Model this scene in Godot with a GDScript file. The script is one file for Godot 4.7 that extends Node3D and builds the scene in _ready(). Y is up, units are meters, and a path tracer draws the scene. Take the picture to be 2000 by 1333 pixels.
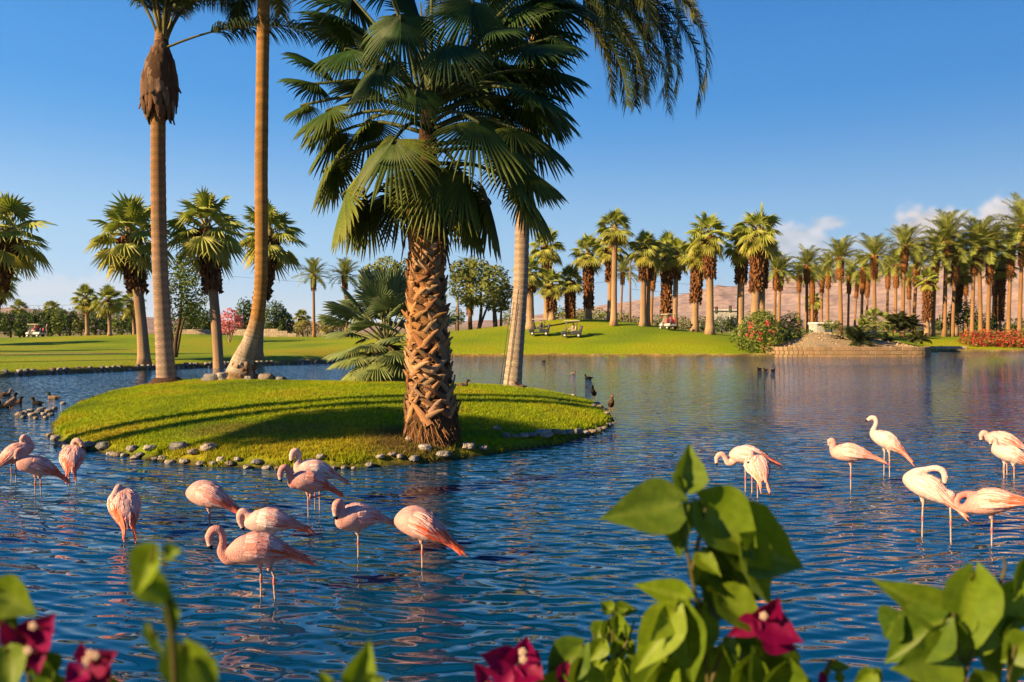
extends Node3D

const EYE := 2.4
const FOC := 1500.0
var rng := RandomNumberGenerator.new()
var M := {}
var used := {}

# ---------------------------------------------------------------- mesh collector
class MB:
	var v := PackedVector3Array()
	var c := PackedColorArray()
	var ix := PackedInt32Array()
	func pt(p: Vector3, col: Color) -> int:
		v.append(p)
		c.append(col)
		return v.size() - 1
	func tri(a: int, b: int, d: int) -> void:      # counter-clockwise from outside
		ix.append(a)
		ix.append(d)
		ix.append(b)
	func quad(a: int, b: int, d: int, e: int) -> void:
		tri(a, b, d)
		tri(a, d, e)
	func tube(pts: Array, rad: Array, sides: int, cols: Array, cap := true) -> void:
		var n := pts.size()
		var first := -1
		var side := Vector3.ZERO
		for k in n:
			var t: Vector3 = (pts[mini(k + 1, n - 1)] - pts[maxi(k - 1, 0)]).normalized()
			if side == Vector3.ZERO:
				side = t.cross(Vector3(0.13, 0.2, 0.97)).normalized()
				if absf(t.dot(Vector3(0.13, 0.2, 0.97).normalized())) > 0.9:
					side = t.cross(Vector3.RIGHT).normalized()
			side = (side - t * side.dot(t)).normalized()
			var up := t.cross(side)
			var col: Color = cols[mini(k, cols.size() - 1)]
			for s in sides:
				var a := TAU * s / sides
				var i := pt(pts[k] + (side * cos(a) + up * sin(a)) * rad[k], col)
				if first < 0:
					first = i
		for k in n - 1:
			for s in sides:
				var a := first + k * sides + s
				var b := first + k * sides + (s + 1) % sides
				quad(a, b, b + sides, a + sides)
		if cap:
			var e := pt(pts[n - 1], cols[mini(n - 1, cols.size() - 1)])
			for s in sides:
				tri(first + (n - 1) * sides + s, first + (n - 1) * sides + (s + 1) % sides, e)
			e = pt(pts[0], cols[0])
			for s in sides:
				tri(first + (s + 1) % sides, first + s, e)
	func box(at: Vector3, size: Vector3, col: Color, turn := Basis(), bev := 0.0) -> void:
		var h := size * 0.5
		var b := minf(bev, minf(h.x, minf(h.y, h.z)) * 0.9)
		var rings := [[-h.y, b], [-h.y + b, 0.0], [h.y - b, 0.0], [h.y, b]] if b > 0.0 else [[-h.y, 0.0], [h.y, 0.0]]
		var prev := -1
		for r in rings:
			var f := v.size()
			var hx: float = h.x - r[1]
			var hz: float = h.z - r[1]
			for q in [Vector3(hx, r[0], hz - b), Vector3(hx, r[0], -hz + b), Vector3(hx - b, r[0], -hz), Vector3(-hx + b, r[0], -hz), Vector3(-hx, r[0], -hz + b), Vector3(-hx, r[0], hz - b), Vector3(-hx + b, r[0], hz), Vector3(hx - b, r[0], hz)]:
				pt(at + turn * q, col)
			if prev >= 0:
				for s in 8:
					quad(prev + s, prev + (s + 1) % 8, f + (s + 1) % 8, f + s)
			prev = f
		var lo := v.size() - 8 * rings.size()
		var hi := v.size() - 8
		for s in range(1, 7):
			tri(hi, hi + s, hi + s + 1)
			tri(lo, lo + s + 1, lo + s)
	func ball(at: Vector3, r: Vector3, col: Color, nu := 10, nv := 7) -> void:
		var f := v.size()
		for j in nv + 1:
			var th := PI * j / nv
			for i in nu:
				var ph := TAU * i / nu
				pt(at + Vector3(sin(th) * cos(ph) * r.x, cos(th) * r.y, sin(th) * sin(ph) * r.z), col)
		for j in nv:
			for i in nu:
				quad(f + j * nu + i, f + j * nu + (i + 1) % nu, f + (j + 1) * nu + (i + 1) % nu, f + (j + 1) * nu + i)
	func mesh(smooth := true) -> ArrayMesh:
		var arr := []
		arr.resize(Mesh.ARRAY_MAX)
		arr[Mesh.ARRAY_VERTEX] = v
		arr[Mesh.ARRAY_COLOR] = c
		arr[Mesh.ARRAY_INDEX] = ix
		var m := ArrayMesh.new()
		if not smooth:
			m.add_surface_from_arrays(Mesh.PRIMITIVE_TRIANGLES, arr)
			return m
		var st := SurfaceTool.new()
		st.create_from_arrays(arr)
		st.generate_normals()
		return st.commit()

# ---------------------------------------------------------------- naming
func numbered(called: String) -> String:
	var n: int = used.get(called, 0)
	used[called] = n + 1
	return called if n == 0 else "%s_%03d" % [called, n]

func tag(o: Node, label := "", category := "", group := "", kind := "") -> Node:
	if label: o.set_meta("label", label)
	if category: o.set_meta("category", category)
	if group: o.set_meta("group", group)
	if kind: o.set_meta("kind", kind)
	return o

func thing(called: String, label: String, category: String, at := Vector3.ZERO, turn := 0.0, group := "") -> Node3D:
	var o := Node3D.new()
	o.name = numbered(called)
	add_child(o)
	o.position = at
	o.rotation.y = turn
	tag(o, label, category, group)
	return o

func part(called: String, me: Mesh, m: Material, parent: Node, kind := "") -> MeshInstance3D:
	var o := MeshInstance3D.new()
	o.mesh = me
	o.material_override = m
	if parent == self:
		o.name = numbered(called)
	else:
		var n := 0
		var nm := called
		while parent.has_node(NodePath(nm)):
			n += 1
			nm = "%s_%03d" % [called, n]
		o.name = nm
	parent.add_child(o, true)
	if kind: o.set_meta("kind", kind)
	return o

# part() with a counter, for parents with hundreds of alike children
func piece(called: String, k: int, me: Mesh, m: Material, parent: Node, x := Transform3D()) -> MeshInstance3D:
	var o := MeshInstance3D.new()
	o.mesh = me
	o.material_override = m
	o.name = called if k == 0 else "%s_%03d" % [called, k]
	parent.add_child(o, true)
	o.transform = x
	return o

func P(px: float, py: float, d: float) -> Vector3:
	return Vector3((px - 1000.0) * d / FOC, EYE - (py - 650.0) * d / FOC, -d)

func rr(a: float, b: float) -> float:
	return rng.randf_range(a, b)

func tint(c: Color, by := 0.12) -> Color:
	var k := 1.0 + rr(-by, by)
	return Color(c.r * k * (1.0 + rr(-by, by) * 0.4), c.g * k, c.b * k * (1.0 + rr(-by, by) * 0.4))

func curve(pts: Array, n: int) -> Array:          # Catmull-Rom through pts
	var out := []
	var m := pts.size()
	for k in n + 1:
		var f := float(k) / n * (m - 1)
		var i := mini(int(f), m - 2)
		var t := f - i
		var p0 = pts[maxi(i - 1, 0)]
		var p1 = pts[i]
		var p2 = pts[i + 1]
		var p3 = pts[mini(i + 2, m - 1)]
		out.append(0.5 * ((2.0 * p1) + (p2 - p0) * t + (2.0 * p0 - 5.0 * p1 + 4.0 * p2 - p3) * t * t + (3.0 * p1 - p0 - 3.0 * p2 + p3) * t * t * t))
	return out

# ---------------------------------------------------------------- materials
func noise_tex(freq: float, lo: Color, hi: Color, oct := 4, size := 256, kind := FastNoiseLite.TYPE_SIMPLEX_SMOOTH) -> NoiseTexture2D:
	var n := FastNoiseLite.new()
	n.seed = 7 + int(freq * 1000.0)
	n.noise_type = kind
	n.frequency = freq
	n.fractal_octaves = oct
	var t := NoiseTexture2D.new()
	t.width = size
	t.height = size
	t.seamless = true
	t.noise = n
	var g := Gradient.new()
	g.set_color(0, lo)
	g.set_color(1, hi)
	t.color_ramp = g
	return t

func mat(called: String, rough := 0.8, tex: Texture2D = null, scale := Vector3.ONE, bump: Texture2D = null, depth := 0.0, back := 0.0, spec := 0.5) -> StandardMaterial3D:
	var m := StandardMaterial3D.new()
	m.resource_name = called
	m.vertex_color_use_as_albedo = true
	m.roughness = rough
	m.metallic_specular = spec
	m.cull_mode = BaseMaterial3D.CULL_DISABLED
	if tex or bump:
		m.uv1_triplanar = true
		m.uv1_world_triplanar = true
		m.uv1_scale = scale
	if tex:
		m.albedo_texture = tex
	if bump:
		m.heightmap_enabled = true
		m.heightmap_texture = bump
		m.heightmap_scale = depth
	if back > 0.0:
		m.backlight_enabled = true
		m.backlight = Color(back, back, back).linear_to_srgb()
	M[called] = m
	return m

func materials() -> void:
	var mottled := noise_tex(0.02, Color(0.62, 0.62, 0.62), Color(1, 1, 1), 5)
	var fine := noise_tex(0.06, Color(0.55, 0.55, 0.55), Color(1, 1, 1), 4)
	var grey := noise_tex(0.05, Color(0, 0, 0), Color(1, 1, 1), 5)
	var cells := noise_tex(0.05, Color(0.5, 0.5, 0.5), Color(1, 1, 1), 3, 256, FastNoiseLite.TYPE_CELLULAR)
	mat("lawn", 0.9, noise_tex(0.05, Color(0.66, 0.7, 0.5), Color(1, 1, 1), 5), Vector3.ONE * 0.25, grey, 4.0, 0.0, 0.2)
	mat("island", 0.9, noise_tex(0.09, Color(0.5, 0.55, 0.45), Color(1, 1, 1), 5), Vector3.ONE * 0.55, grey, 3.0, 0.0, 0.2)
	mat("grass", 0.7, null, Vector3.ONE, null, 0.0, 0.7, 0.2)
	mat("bark", 0.9, noise_tex(0.035, Color(0.5, 0.47, 0.45), Color(1, 1, 1), 5), Vector3(2.0, 5.0, 2.0), grey, 2.0, 0.0, 0.2)
	mat("ringed_bark", 0.85, noise_tex(0.03, Color(0.48, 0.44, 0.41), Color(1, 1, 1), 5), Vector3(0.9, 5.0, 0.9), grey, 1.5, 0.0, 0.2)
	mat("boot", 0.85, noise_tex(0.04, Color(0.5, 0.45, 0.42), Color(1, 1, 1), 5), Vector3(5, 5, 5), grey, 0.8, 0.0, 0.25)
	mat("dead_leaf", 0.9, fine, Vector3.ONE * 2.0, null, 0.0, 0.2, 0.2)
	mat("fan_leaf", 0.55, noise_tex(0.03, Color(0.62, 0.62, 0.55), Color(1, 1, 1), 4), Vector3.ONE * 3.0, null, 0.0, 0.34, 0.32)
	mat("far_leaf", 0.6, null, Vector3.ONE, null, 0.0, 0.55, 0.4)
	mat("leaf", 0.65, null, Vector3.ONE, null, 0.0, 0.5, 0.3)
	mat("near_leaf", 0.5, noise_tex(0.02, Color(0.8, 0.82, 0.7), Color(1, 1, 1), 5), Vector3.ONE * 14.0, null, 0.0, 0.75, 0.35)
	mat("bract", 0.6, noise_tex(0.03, Color(0.75, 0.7, 0.75), Color(1, 1, 1), 5), Vector3.ONE * 16.0, null, 0.0, 0.7, 0.3)
	mat("rock", 0.85, mottled, Vector3.ONE * 1.4, grey, 3.0, 0.0, 0.3)
	mat("masonry", 0.9, cells, Vector3(1.6, 3.4, 1.6), grey, 4.0, 0.0, 0.2)
	mat("plaster", 0.9, mottled, Vector3.ONE * 0.4, null, 0.0, 0.0, 0.2)
	mat("mountain", 1.0, noise_tex(0.012, Color(0.62, 0.6, 0.62), Color(1, 1, 1), 6, 512), Vector3.ONE * 0.004, null, 0.0, 0.0, 0.0)
	mat("plumage", 0.85, noise_tex(0.05, Color(0.80, 0.72, 0.72), Color(1, 1, 1), 4), Vector3.ONE * 7.0, grey, 1.2, 0.15, 0.2)
	mat("feather", 0.8, noise_tex(0.05, Color(0.85, 0.8, 0.8), Color(1, 1, 1), 4), Vector3.ONE * 9.0, null, 0.0, 0.3, 0.2)
	mat("paint", 0.35)
	mat("matte", 0.8)
	mat("wood", 0.85, fine, Vector3(2, 0.4, 2))
	M.rubber = mat("rubber", 0.8)
	var g := StandardMaterial3D.new()
	g.resource_name = "windscreen"
	g.transparency = BaseMaterial3D.TRANSPARENCY_ALPHA
	g.albedo_color = Color(0.8, 0.9, 0.9, 0.15)
	g.roughness = 0.05
	M.glass = g

# ---------------------------------------------------------------- distance-field bodies: bones are [a, b, ra, rb]
func sdf(mb: MB, bones: Array, cell: float, k: float, paint: Callable) -> void:
	var lo := Vector3(1e9, 1e9, 1e9)
	var hi := -lo
	for b in bones:
		var r: float = maxf(b[2], b[3]) + cell * 2.5
		lo = lo.min(b[0] - Vector3.ONE * r).min(b[1] - Vector3.ONE * r)
		hi = hi.max(b[0] + Vector3.ONE * r).max(b[1] + Vector3.ONE * r)
	var nx := int((hi.x - lo.x) / cell) + 2
	var ny := int((hi.y - lo.y) / cell) + 2
	var nz := int((hi.z - lo.z) / cell) + 2
	var f := PackedFloat32Array()
	f.resize(nx * ny * nz)
	f.fill(1.0)
	for b in bones:
		var a: Vector3 = b[0]
		var ba: Vector3 = b[1] - b[0]
		var ra: float = b[2]
		var rb: float = b[3]
		var l2 := maxf(ba.length_squared(), 1e-9)
		var r := maxf(ra, rb) + cell * 2.0 + k
		var p0: Vector3 = a.min(b[1]) - Vector3.ONE * r - lo
		var p1: Vector3 = a.max(b[1]) + Vector3.ONE * r - lo
		var x0 := maxi(0, int(p0.x / cell))
		var x1 := mini(nx - 1, int(p1.x / cell) + 1)
		var y0 := maxi(0, int(p0.y / cell))
		var y1 := mini(ny - 1, int(p1.y / cell) + 1)
		var z0 := maxi(0, int(p0.z / cell))
		var z1 := mini(nz - 1, int(p1.z / cell) + 1)
		for z in range(z0, z1 + 1):
			for y in range(y0, y1 + 1):
				var at := (z * ny + y) * nx
				var q := Vector3(lo.x + x0 * cell, lo.y + y * cell, lo.z + z * cell) - a
				for x in range(x0, x1 + 1):
					var t := clampf(q.dot(ba) / l2, 0.0, 1.0)
					var d := (q - ba * t).length() - ra - (rb - ra) * t
					var e := f[at + x]
					var h := k - absf(e - d)
					f[at + x] = minf(e, d) - (h * h / (4.0 * k) if h > 0.0 else 0.0)
					q.x += cell
	var id := PackedInt32Array()
	id.resize(nx * ny * nz)
	id.fill(-1)
	var off := [0, 1, nx, nx + 1, nx * ny, nx * ny + 1, nx * ny + nx, nx * ny + nx + 1]
	var cor := [Vector3(0, 0, 0), Vector3(1, 0, 0), Vector3(0, 1, 0), Vector3(1, 1, 0), Vector3(0, 0, 1), Vector3(1, 0, 1), Vector3(0, 1, 1), Vector3(1, 1, 1)]
	var edge := [[0, 1], [2, 3], [4, 5], [6, 7], [0, 2], [1, 3], [4, 6], [5, 7], [0, 4], [1, 5], [2, 6], [3, 7]]
	var lim := cell * 1.9
	for z in nz - 1:
		for y in ny - 1:
			var at := (z * ny + y) * nx
			for x in nx - 1:
				if absf(f[at + x]) > lim:
					continue
				var n := 0
				for o in off:
					if f[at + x + o] < 0.0:
						n += 1
				if n == 0 or n == 8:
					continue
				var s := Vector3.ZERO
				var m := 0
				for e in edge:
					var u := f[at + x + off[e[0]]]
					var w := f[at + x + off[e[1]]]
					if (u < 0.0) != (w < 0.0):
						s += cor[e[0]].lerp(cor[e[1]], u / (u - w))
						m += 1
				var p: Vector3 = lo + (Vector3(x, y, z) + s / m) * cell
				id[at + x] = mb.pt(p, paint.call(p))
	var sx := 1
	var sy := nx
	var sz := nx * ny
	for z in range(1, nz - 1):
		for y in range(1, ny - 1):
			for x in range(1, nx - 1):
				var i := (z * ny + y) * nx + x
				var u := f[i]
				if absf(u) > lim:
					continue
				var neg := u < 0.0
				if neg != (f[i + sx] < 0.0):
					_q(mb, id, i, i - sy, i - sy - sz, i - sz, neg)
				if neg != (f[i + sy] < 0.0):
					_q(mb, id, i, i - sz, i - sz - sx, i - sx, neg)
				if neg != (f[i + sz] < 0.0):
					_q(mb, id, i, i - sx, i - sx - sy, i - sy, neg)

func _q(mb: MB, id: PackedInt32Array, a: int, b: int, c: int, d: int, neg: bool) -> void:
	if id[a] < 0 or id[b] < 0 or id[c] < 0 or id[d] < 0:
		return
	if neg:
		mb.quad(id[a], id[b], id[c], id[d])
	else:
		mb.quad(id[a], id[d], id[c], id[b])

# ---------------------------------------------------------------- sky
func make_sky() -> ImageTexture:
	var w := 2048
	var h := 1024
	var im := Image.create_empty(w, h, false, Image.FORMAT_RGBF)
	var low := Color(0.87, 0.91, 0.94)
	var pale := Color(0.46, 0.76, 1.06)
	var mid := Color(0.10, 0.41, 0.93)
	var deep := Color(0.012, 0.175, 0.64)
	var top := Color(0.012, 0.09, 0.40)
	im.fill_rect(Rect2i(0, h / 2, w, h / 2), Color(0.3, 0.28, 0.24))
	var n1 := FastNoiseLite.new()
	n1.seed = 4
	n1.frequency = 0.035
	n1.fractal_octaves = 5
	var heaps := [[28.4, 6.3, 2.7, 2.3, 1.0], [33.2, 6.4, 2.2, 2.4, 1.0], [38.5, 6.0, 3.0, 3.2, 0.8], [20.4, 5.9, 2.6, 1.9, 0.65], [22.3, 7.4, 1.5, 0.7, 0.6], [24.0, 5.2, 4.5, 1.5, 0.42], [-29.0, 2.9, 6.5, 1.0, 0.3], [17.6, 6.4, 1.3, 2.4, 0.3], [30.0, 4.0, 6.0, 1.2, 0.5]]
	for y in h / 2:
		var el := 90.0 - (y + 0.5) / h * 180.0
		var c: Color
		if el < 5.0:
			c = low.lerp(pale, smoothstep(-1.0, 5.5, el))
		elif el < 16.0:
			c = low.lerp(pale, smoothstep(-1.0, 5.5, el)).lerp(mid, smoothstep(4.0, 17.0, el))
		else:
			c = low.lerp(pale, smoothstep(-1.0, 5.5, el)).lerp(mid, smoothstep(4.0, 17.0, el)).lerp(deep, smoothstep(14.0, 34.0, el)).lerp(top, smoothstep(30.0, 80.0, el))
		for x in w:
			var az := (x + 0.5) / w * 360.0
			if az > 180.0:
				az -= 360.0
			var k := 1.0 + 0.16 * cos(deg_to_rad(az + 95.0)) * (1.0 - absf(el - 20.0) / 90.0)
			var warm := 0.05 * maxf(0.0, cos(deg_to_rad(az + 95.0))) * smoothstep(14.0, 0.0, el)
			var col := Color(c.r * pow(k, 2.2) + warm * 1.5, c.g * pow(k, 1.5) + warm * 0.6, c.b * k)
			if el < 13.0 and az > -50.0 and az < 50.0:
				var d := 0.0
				var nz := n1.get_noise_2d(az * 10.0, el * 16.0) * 0.5 + n1.get_noise_2d(az * 32.0 + 90.0, el * 44.0) * 0.3
				for q in heaps:
					var r := Vector2((az - q[0]) / q[2], (el - q[1]) / (q[3] if el > q[1] else q[3] * 0.6)).length()
					d = maxf(d, smoothstep(1.0, 0.66, r - nz * 0.85) * q[4])
				if d > 0.0:
					var lit := clampf(0.86 + nz * 0.8 + (el - 6.0) * 0.08 - (az - 28.0) * 0.010, 0.55, 1.15)
					col = col.lerp(Color(0.98, 0.86, 0.80) * lit + Color(0.0, 0.02, 0.05), d * 0.92)
			im.set_pixel(x, y, col)
	return ImageTexture.create_from_image(im)

# ---------------------------------------------------------------- pond outline and ground
var POND := PackedVector2Array()

func pond_sd(x: float, z: float) -> float:        # negative over water
	var p := Vector2(x, z)
	var d := 1e9
	var inside := false
	var n := POND.size()
	var j := n - 1
	for i in n:
		var a := POND[i]
		var b := POND[j]
		var e := b - a
		var w := p - a
		d = minf(d, (w - e * clampf(w.dot(e) / e.length_squared(), 0.0, 1.0)).length_squared())
		if (a.y > z) != (b.y > z) and x < (b.x - a.x) * (z - a.y) / (b.y - a.y) + a.x:
			inside = not inside
		j = i
	return -sqrt(d) if inside else sqrt(d)

func hill(x: float, z: float, cx: float, cz: float, sx: float, sz: float, h: float) -> float:
	return h * exp(-((x - cx) * (x - cx) / (sx * sx) + (z - cz) * (z - cz) / (sz * sz)))

var bumps := FastNoiseLite.new()

func land(x: float, z: float) -> float:
	var h := 0.4
	if z < -36.0:
		var far := clampf((-z - 74.0) / 80.0, 0.0, 1.4)
		h += far * (2.3 if x > -10.0 else 1.2 + 1.1 * clampf((x + 40.0) / 30.0, 0.0, 1.0))
		h += 0.28 * smoothstep(40.0, 80.0, -z)
		h += hill(x, z, 9.0, -100.0, 16.0, 13.0, 2.6) + hill(x, z, -52.0, -104.0, 20.0, 12.0, 1.15) + hill(x, z, -9.0, -92.0, 9.0, 9.0, 0.8) + hill(x, z, 22.0, -88.0, 8.0, 7.0, 0.5)
		h += bumps.get_noise_2d(x, z) * 0.35 * smoothstep(45.0, 90.0, -z)
	else:
		h += 0.35 * smoothstep(-12.0, 0.0, z)
	return h

func ground(x: float, z: float) -> float:
	var sd := pond_sd(x, z)
	if sd < 0.0:
		return maxf(-0.75, 0.15 + sd * 1.6)
	return lerpf(0.22, land(x, z), smoothstep(0.0, 4.0, sd) if z < -36.0 else smoothstep(0.0, 1.0, sd))

func steps(a: float, b: float, fine: float, far: float, grow := 1.25) -> Array:
	var out := []
	var x := a
	while x < b:
		out.append(x)
		x += fine
	out.append(b)
	var d := fine * 1.5
	x = b
	while x < far:
		x += d
		d *= grow
		out.append(x)
	x = a
	d = fine * 1.5
	while x > -far:
		x -= d
		d *= grow
		out.push_front(x)
	return out

func sheet(xs: Array, zs: Array, hf: Callable, cf: Callable) -> MB:
	var mb := MB.new()
	for z in zs:
		for x in xs:
			var y: float = hf.call(x, z)
			mb.pt(Vector3(x, y, z), cf.call(x, y, z))
	var n := xs.size()
	for j in zs.size() - 1:
		for i in n - 1:
			var a := j * n + i
			mb.quad(a, a + n, a + n + 1, a + 1)
	return mb

func make_ground() -> void:
	for p in [[-75, -34], [-45, -38], [-28, -42], [-25, -47], [-22.6, -51], [-19, -55.5], [-14.2, -60.2], [-13.2, -62.5], [-14.5, -66], [-17, -70], [-14.5, -74], [-5.6, -76.3], [8, -77], [22.5, -76.6], [24.8, -76.9], [41.5, -77], [43, -82], [48, -91], [54, -96.6], [70, -98], [96, -96], [92, -30], [60, -6], [30, -3.0], [6, -2.6], [-10, -2.6], [-20, -7], [-33, -20], [-60, -30]]:
		POND.append(Vector2(p[0], p[1]))
	bumps.seed = 3
	bumps.frequency = 0.03
	var pn := FastNoiseLite.new()
	pn.seed = 12
	pn.frequency = 0.05
	pn.fractal_octaves = 4
	var xs := steps(-64.0, 78.0, 1.1, 3000.0, 1.4)
	var zs := steps(-165.0, -36.0, 1.0, 3000.0, 1.4)
	zs = zs.filter(func(z): return z > 40.0 or z < -36.0)
	var k := -34.0
	while k <= 36.0:
		zs.append(k)
		k += 1.0 if k > -9.0 and k < 2.0 else 2.0
	zs.sort()
	var cf := func(x: float, y: float, z: float) -> Color:
		var n := pn.get_noise_2d(x, z)
		var c := Color(0.235, 0.30, 0.010).lerp(Color(0.34, 0.28, 0.02), clampf(n * 1.2 + 0.1, 0.0, 1.0))
		c = c.lerp(Color(0.13, 0.20, 0.015), clampf(-n * 1.6, 0.0, 1.0))
		var dry := smoothstep(118.0, 150.0, -z + n * 18.0)
		c = c.lerp(Color(0.30, 0.24, 0.15), dry)
		if y < 0.22:
			c = Color(0.09, 0.075, 0.05)
		return c
	var mb := sheet(xs, zs, ground, cf)
	tag(part("ground", mb.mesh(), M.lawn, self), "", "", "", "structure")
	# the earth lip of the shore
	var st := MB.new()
	var n := POND.size()
	var line := []
	for i in n:
		line.append(Vector3(POND[i].x, 0, POND[i].y))
	line.append(line[0])
	var prev := -1
	for i in n:
		var a: Vector3 = line[i]
		var b: Vector3 = line[i + 1]
		var m := maxi(2, int(a.distance_to(b) / 0.7))
		for s in m:
			var p := a.lerp(b, float(s) / m)
			var outn := (b - a).cross(Vector3.UP).normalized()
			if pond_sd(p.x + outn.x * 0.1, p.z + outn.z * 0.1) < 0.0:
				outn = -outn
			p += outn * (pn.get_noise_2d(p.x * 14.0, p.z * 14.0) * 0.28 - 0.12)
			var dirt := tint(Color(0.20, 0.14, 0.07), 0.35)
			var q := st.pt(p + Vector3(0, -0.3, 0) - outn * 0.12, dirt)
			st.pt(p + Vector3(0, 0.12, 0) - outn * 0.06, dirt)
			st.pt(p + Vector3(0, rr(0.24, 0.36), 0) + outn * 0.05, tint(Color(0.30, 0.22, 0.08), 0.3))
			st.pt(p + outn * 0.9 + Vector3(0, 0.1, 0), Color(0.15, 0.16, 0.03))
			if prev >= 0:
				for r in 3:
					st.quad(prev + r, q + r, q + r + 1, prev + r + 1)
			prev = q
	tag(part("shore_edge", st.mesh(), M.lawn, self), "", "", "", "structure")

# ---------------------------------------------------------------- water
func make_water() -> void:
	var waves := []
	var dirs := [[-0.12, 0.25, 0.0026], [0.02, 0.205, 0.0021], [-0.20, 0.18, 0.0017], [-0.03, 0.33, 0.0034], [0.12, 0.165, 0.0011], [-0.09, 0.14, 0.0010], [-0.28, 0.29, 0.0016], [0.16, 0.42, 0.0024], [-0.14, 0.56, 0.0024], [0.08, 1.2, 0.0022], [-0.24, 0.15, 0.0008]]
	for d in dirs:
		waves.append([sin(d[0]) * TAU / d[1], cos(d[0]) * TAU / d[1], d[2], rr(0, TAU)])
	var gust := FastNoiseLite.new()
	gust.seed = 21
	gust.frequency = 0.16
	gust.fractal_octaves = 2
	var xs := []
	var x := -11.0
	while x < 11.0:
		xs.append(x)
		x += 0.055
	var d := 0.08
	while x < 110.0:
		xs.append(x)
		x += d
		d *= 1.12
	x = -11.0
	d = 0.08
	while x > -80.0:
		x -= d
		d *= 1.12
		xs.push_front(x)
	var zs := []
	var z := -1.0
	while z > -112.0:
		zs.append(z)
		z -= 0.4 if z > -4.2 else (0.026 if z > -10.0 else (0.05 if z > -17.0 else 0.055 + (-z - 17.0) * 0.03))
	zs.reverse()
	var mb := MB.new()
	var body := Color(0.0009, 0.031, 0.078)
	for zz in zs:
		var calm := clampf(1.0 - (-zz - 13.0) / 9.0, 0.0, 1.0)
		for xx in xs:
			var y := 0.0
			if calm > 0.0 and absf(xx) < 20.0:
				var g := 0.75 + 0.55 * gust.get_noise_2d(xx, zz)
				var wx: float = xx + 0.25 * gust.get_noise_2d(xx * 1.4 + 40.0, zz * 1.4)
				for q in waves:
					y += q[2] * sin(q[0] * wx + q[1] * zz + q[3])
				y *= calm * g * 0.80
			mb.pt(Vector3(xx, y, zz), body)
	var n := xs.size()
	# rings round the legs of the nearer flamingos
	for q in [[498, 1172], [523, 1126], [696, 1092], [820, 1112], [404, 1030], [240, 1050], [601, 1010], [1812, 1052], [1862, 1030], [1937, 1068], [1660, 958], [1480, 972], [1460, 962]]:
		var f := P(q[0], q[1], EYE * FOC / (q[1] - 650.0))
		for j in zs.size():
			if absf(zs[j] - f.z) > 0.75:
				continue
			for i in n:
				if absf(xs[i] - f.x) > 0.75:
					continue
				var r := Vector2(xs[i] - f.x, zs[j] - f.z).length()
				var p := mb.v[j * n + i]
				p.y += 0.0042 * cos(TAU * r / 0.17) * exp(-r / 0.24)
				mb.v[j * n + i] = p
	for j in zs.size() - 1:
		for i in n - 1:
			var a := j * n + i
			mb.quad(a, a + n, a + n + 1, a + 1)
	# ripples too small for the sheet: a slope map
	var size := 512
	var im := Image.create_empty(size, size, false, Image.FORMAT_RGB8)
	var kk := []
	for i in 26:
		var len := lerpf(11.0, 46.0, pow(i / 25.0, 1.2))
		var a := rr(-0.55, 0.55)
		kk.append([roundf(sin(a) * len) * TAU / size, roundf(cos(a) * len) * TAU / size, sin(a), cos(a), rr(0, TAU), rr(0.6, 1.0)])
	for j in size:
		for i in size:
			var sx := 0.0
			var sz := 0.0
			for q in kk:
				var s: float = cos(q[0] * i + q[1] * j + q[4]) * q[5]
				sx += s * q[2]
				sz += s * q[3]
			im.set_pixel(i, j, Color(0.5 - sx * 0.045, 0.5 - sz * 0.045, 0.99))
	var w := StandardMaterial3D.new()
	w.resource_name = "water"
	w.vertex_color_use_as_albedo = true
	w.roughness = 0.03
	w.metallic_specular = 0.70
	w.normal_enabled = true
	w.normal_texture = ImageTexture.create_from_image(im)
	w.normal_scale = 0.5
	w.uv1_triplanar = true
	w.uv1_world_triplanar = true
	w.uv1_scale = Vector3.ONE * 0.17
	M.water = w
	tag(part("pond_water", mb.mesh(), w, self), "", "", "", "structure")

# ---------------------------------------------------------------- island
var ISLE := PackedVector2Array()

func isle_sd(x: float, z: float) -> float:        # positive inside
	var p := Vector2(x, z)
	var d := 1e9
	var inside := false
	var n := ISLE.size()
	var j := n - 1
	for i in n:
		var a := ISLE[i]
		var b := ISLE[j]
		var e := b - a
		var w := p - a
		d = minf(d, (w - e * clampf(w.dot(e) / e.length_squared(), 0.0, 1.0)).length_squared())
		if (a.y > z) != (b.y > z) and x < (b.x - a.x) * (z - a.y) / (b.y - a.y) + a.x:
			inside = not inside
		j = i
	return sqrt(d) if inside else -sqrt(d)

func isle(x: float, z: float) -> float:
	var sd := isle_sd(x, z)
	if sd < 0.0:
		return maxf(-0.5, -0.02 + sd * 1.1)
	return 0.10 * smoothstep(0.0, 0.22, sd) + 0.70 * (1.0 - exp(-sd / 2.5)) + bumps.get_noise_2d(x * 18.0, z * 18.0) * 0.03 * smoothstep(0.0, 0.6, sd)

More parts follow.
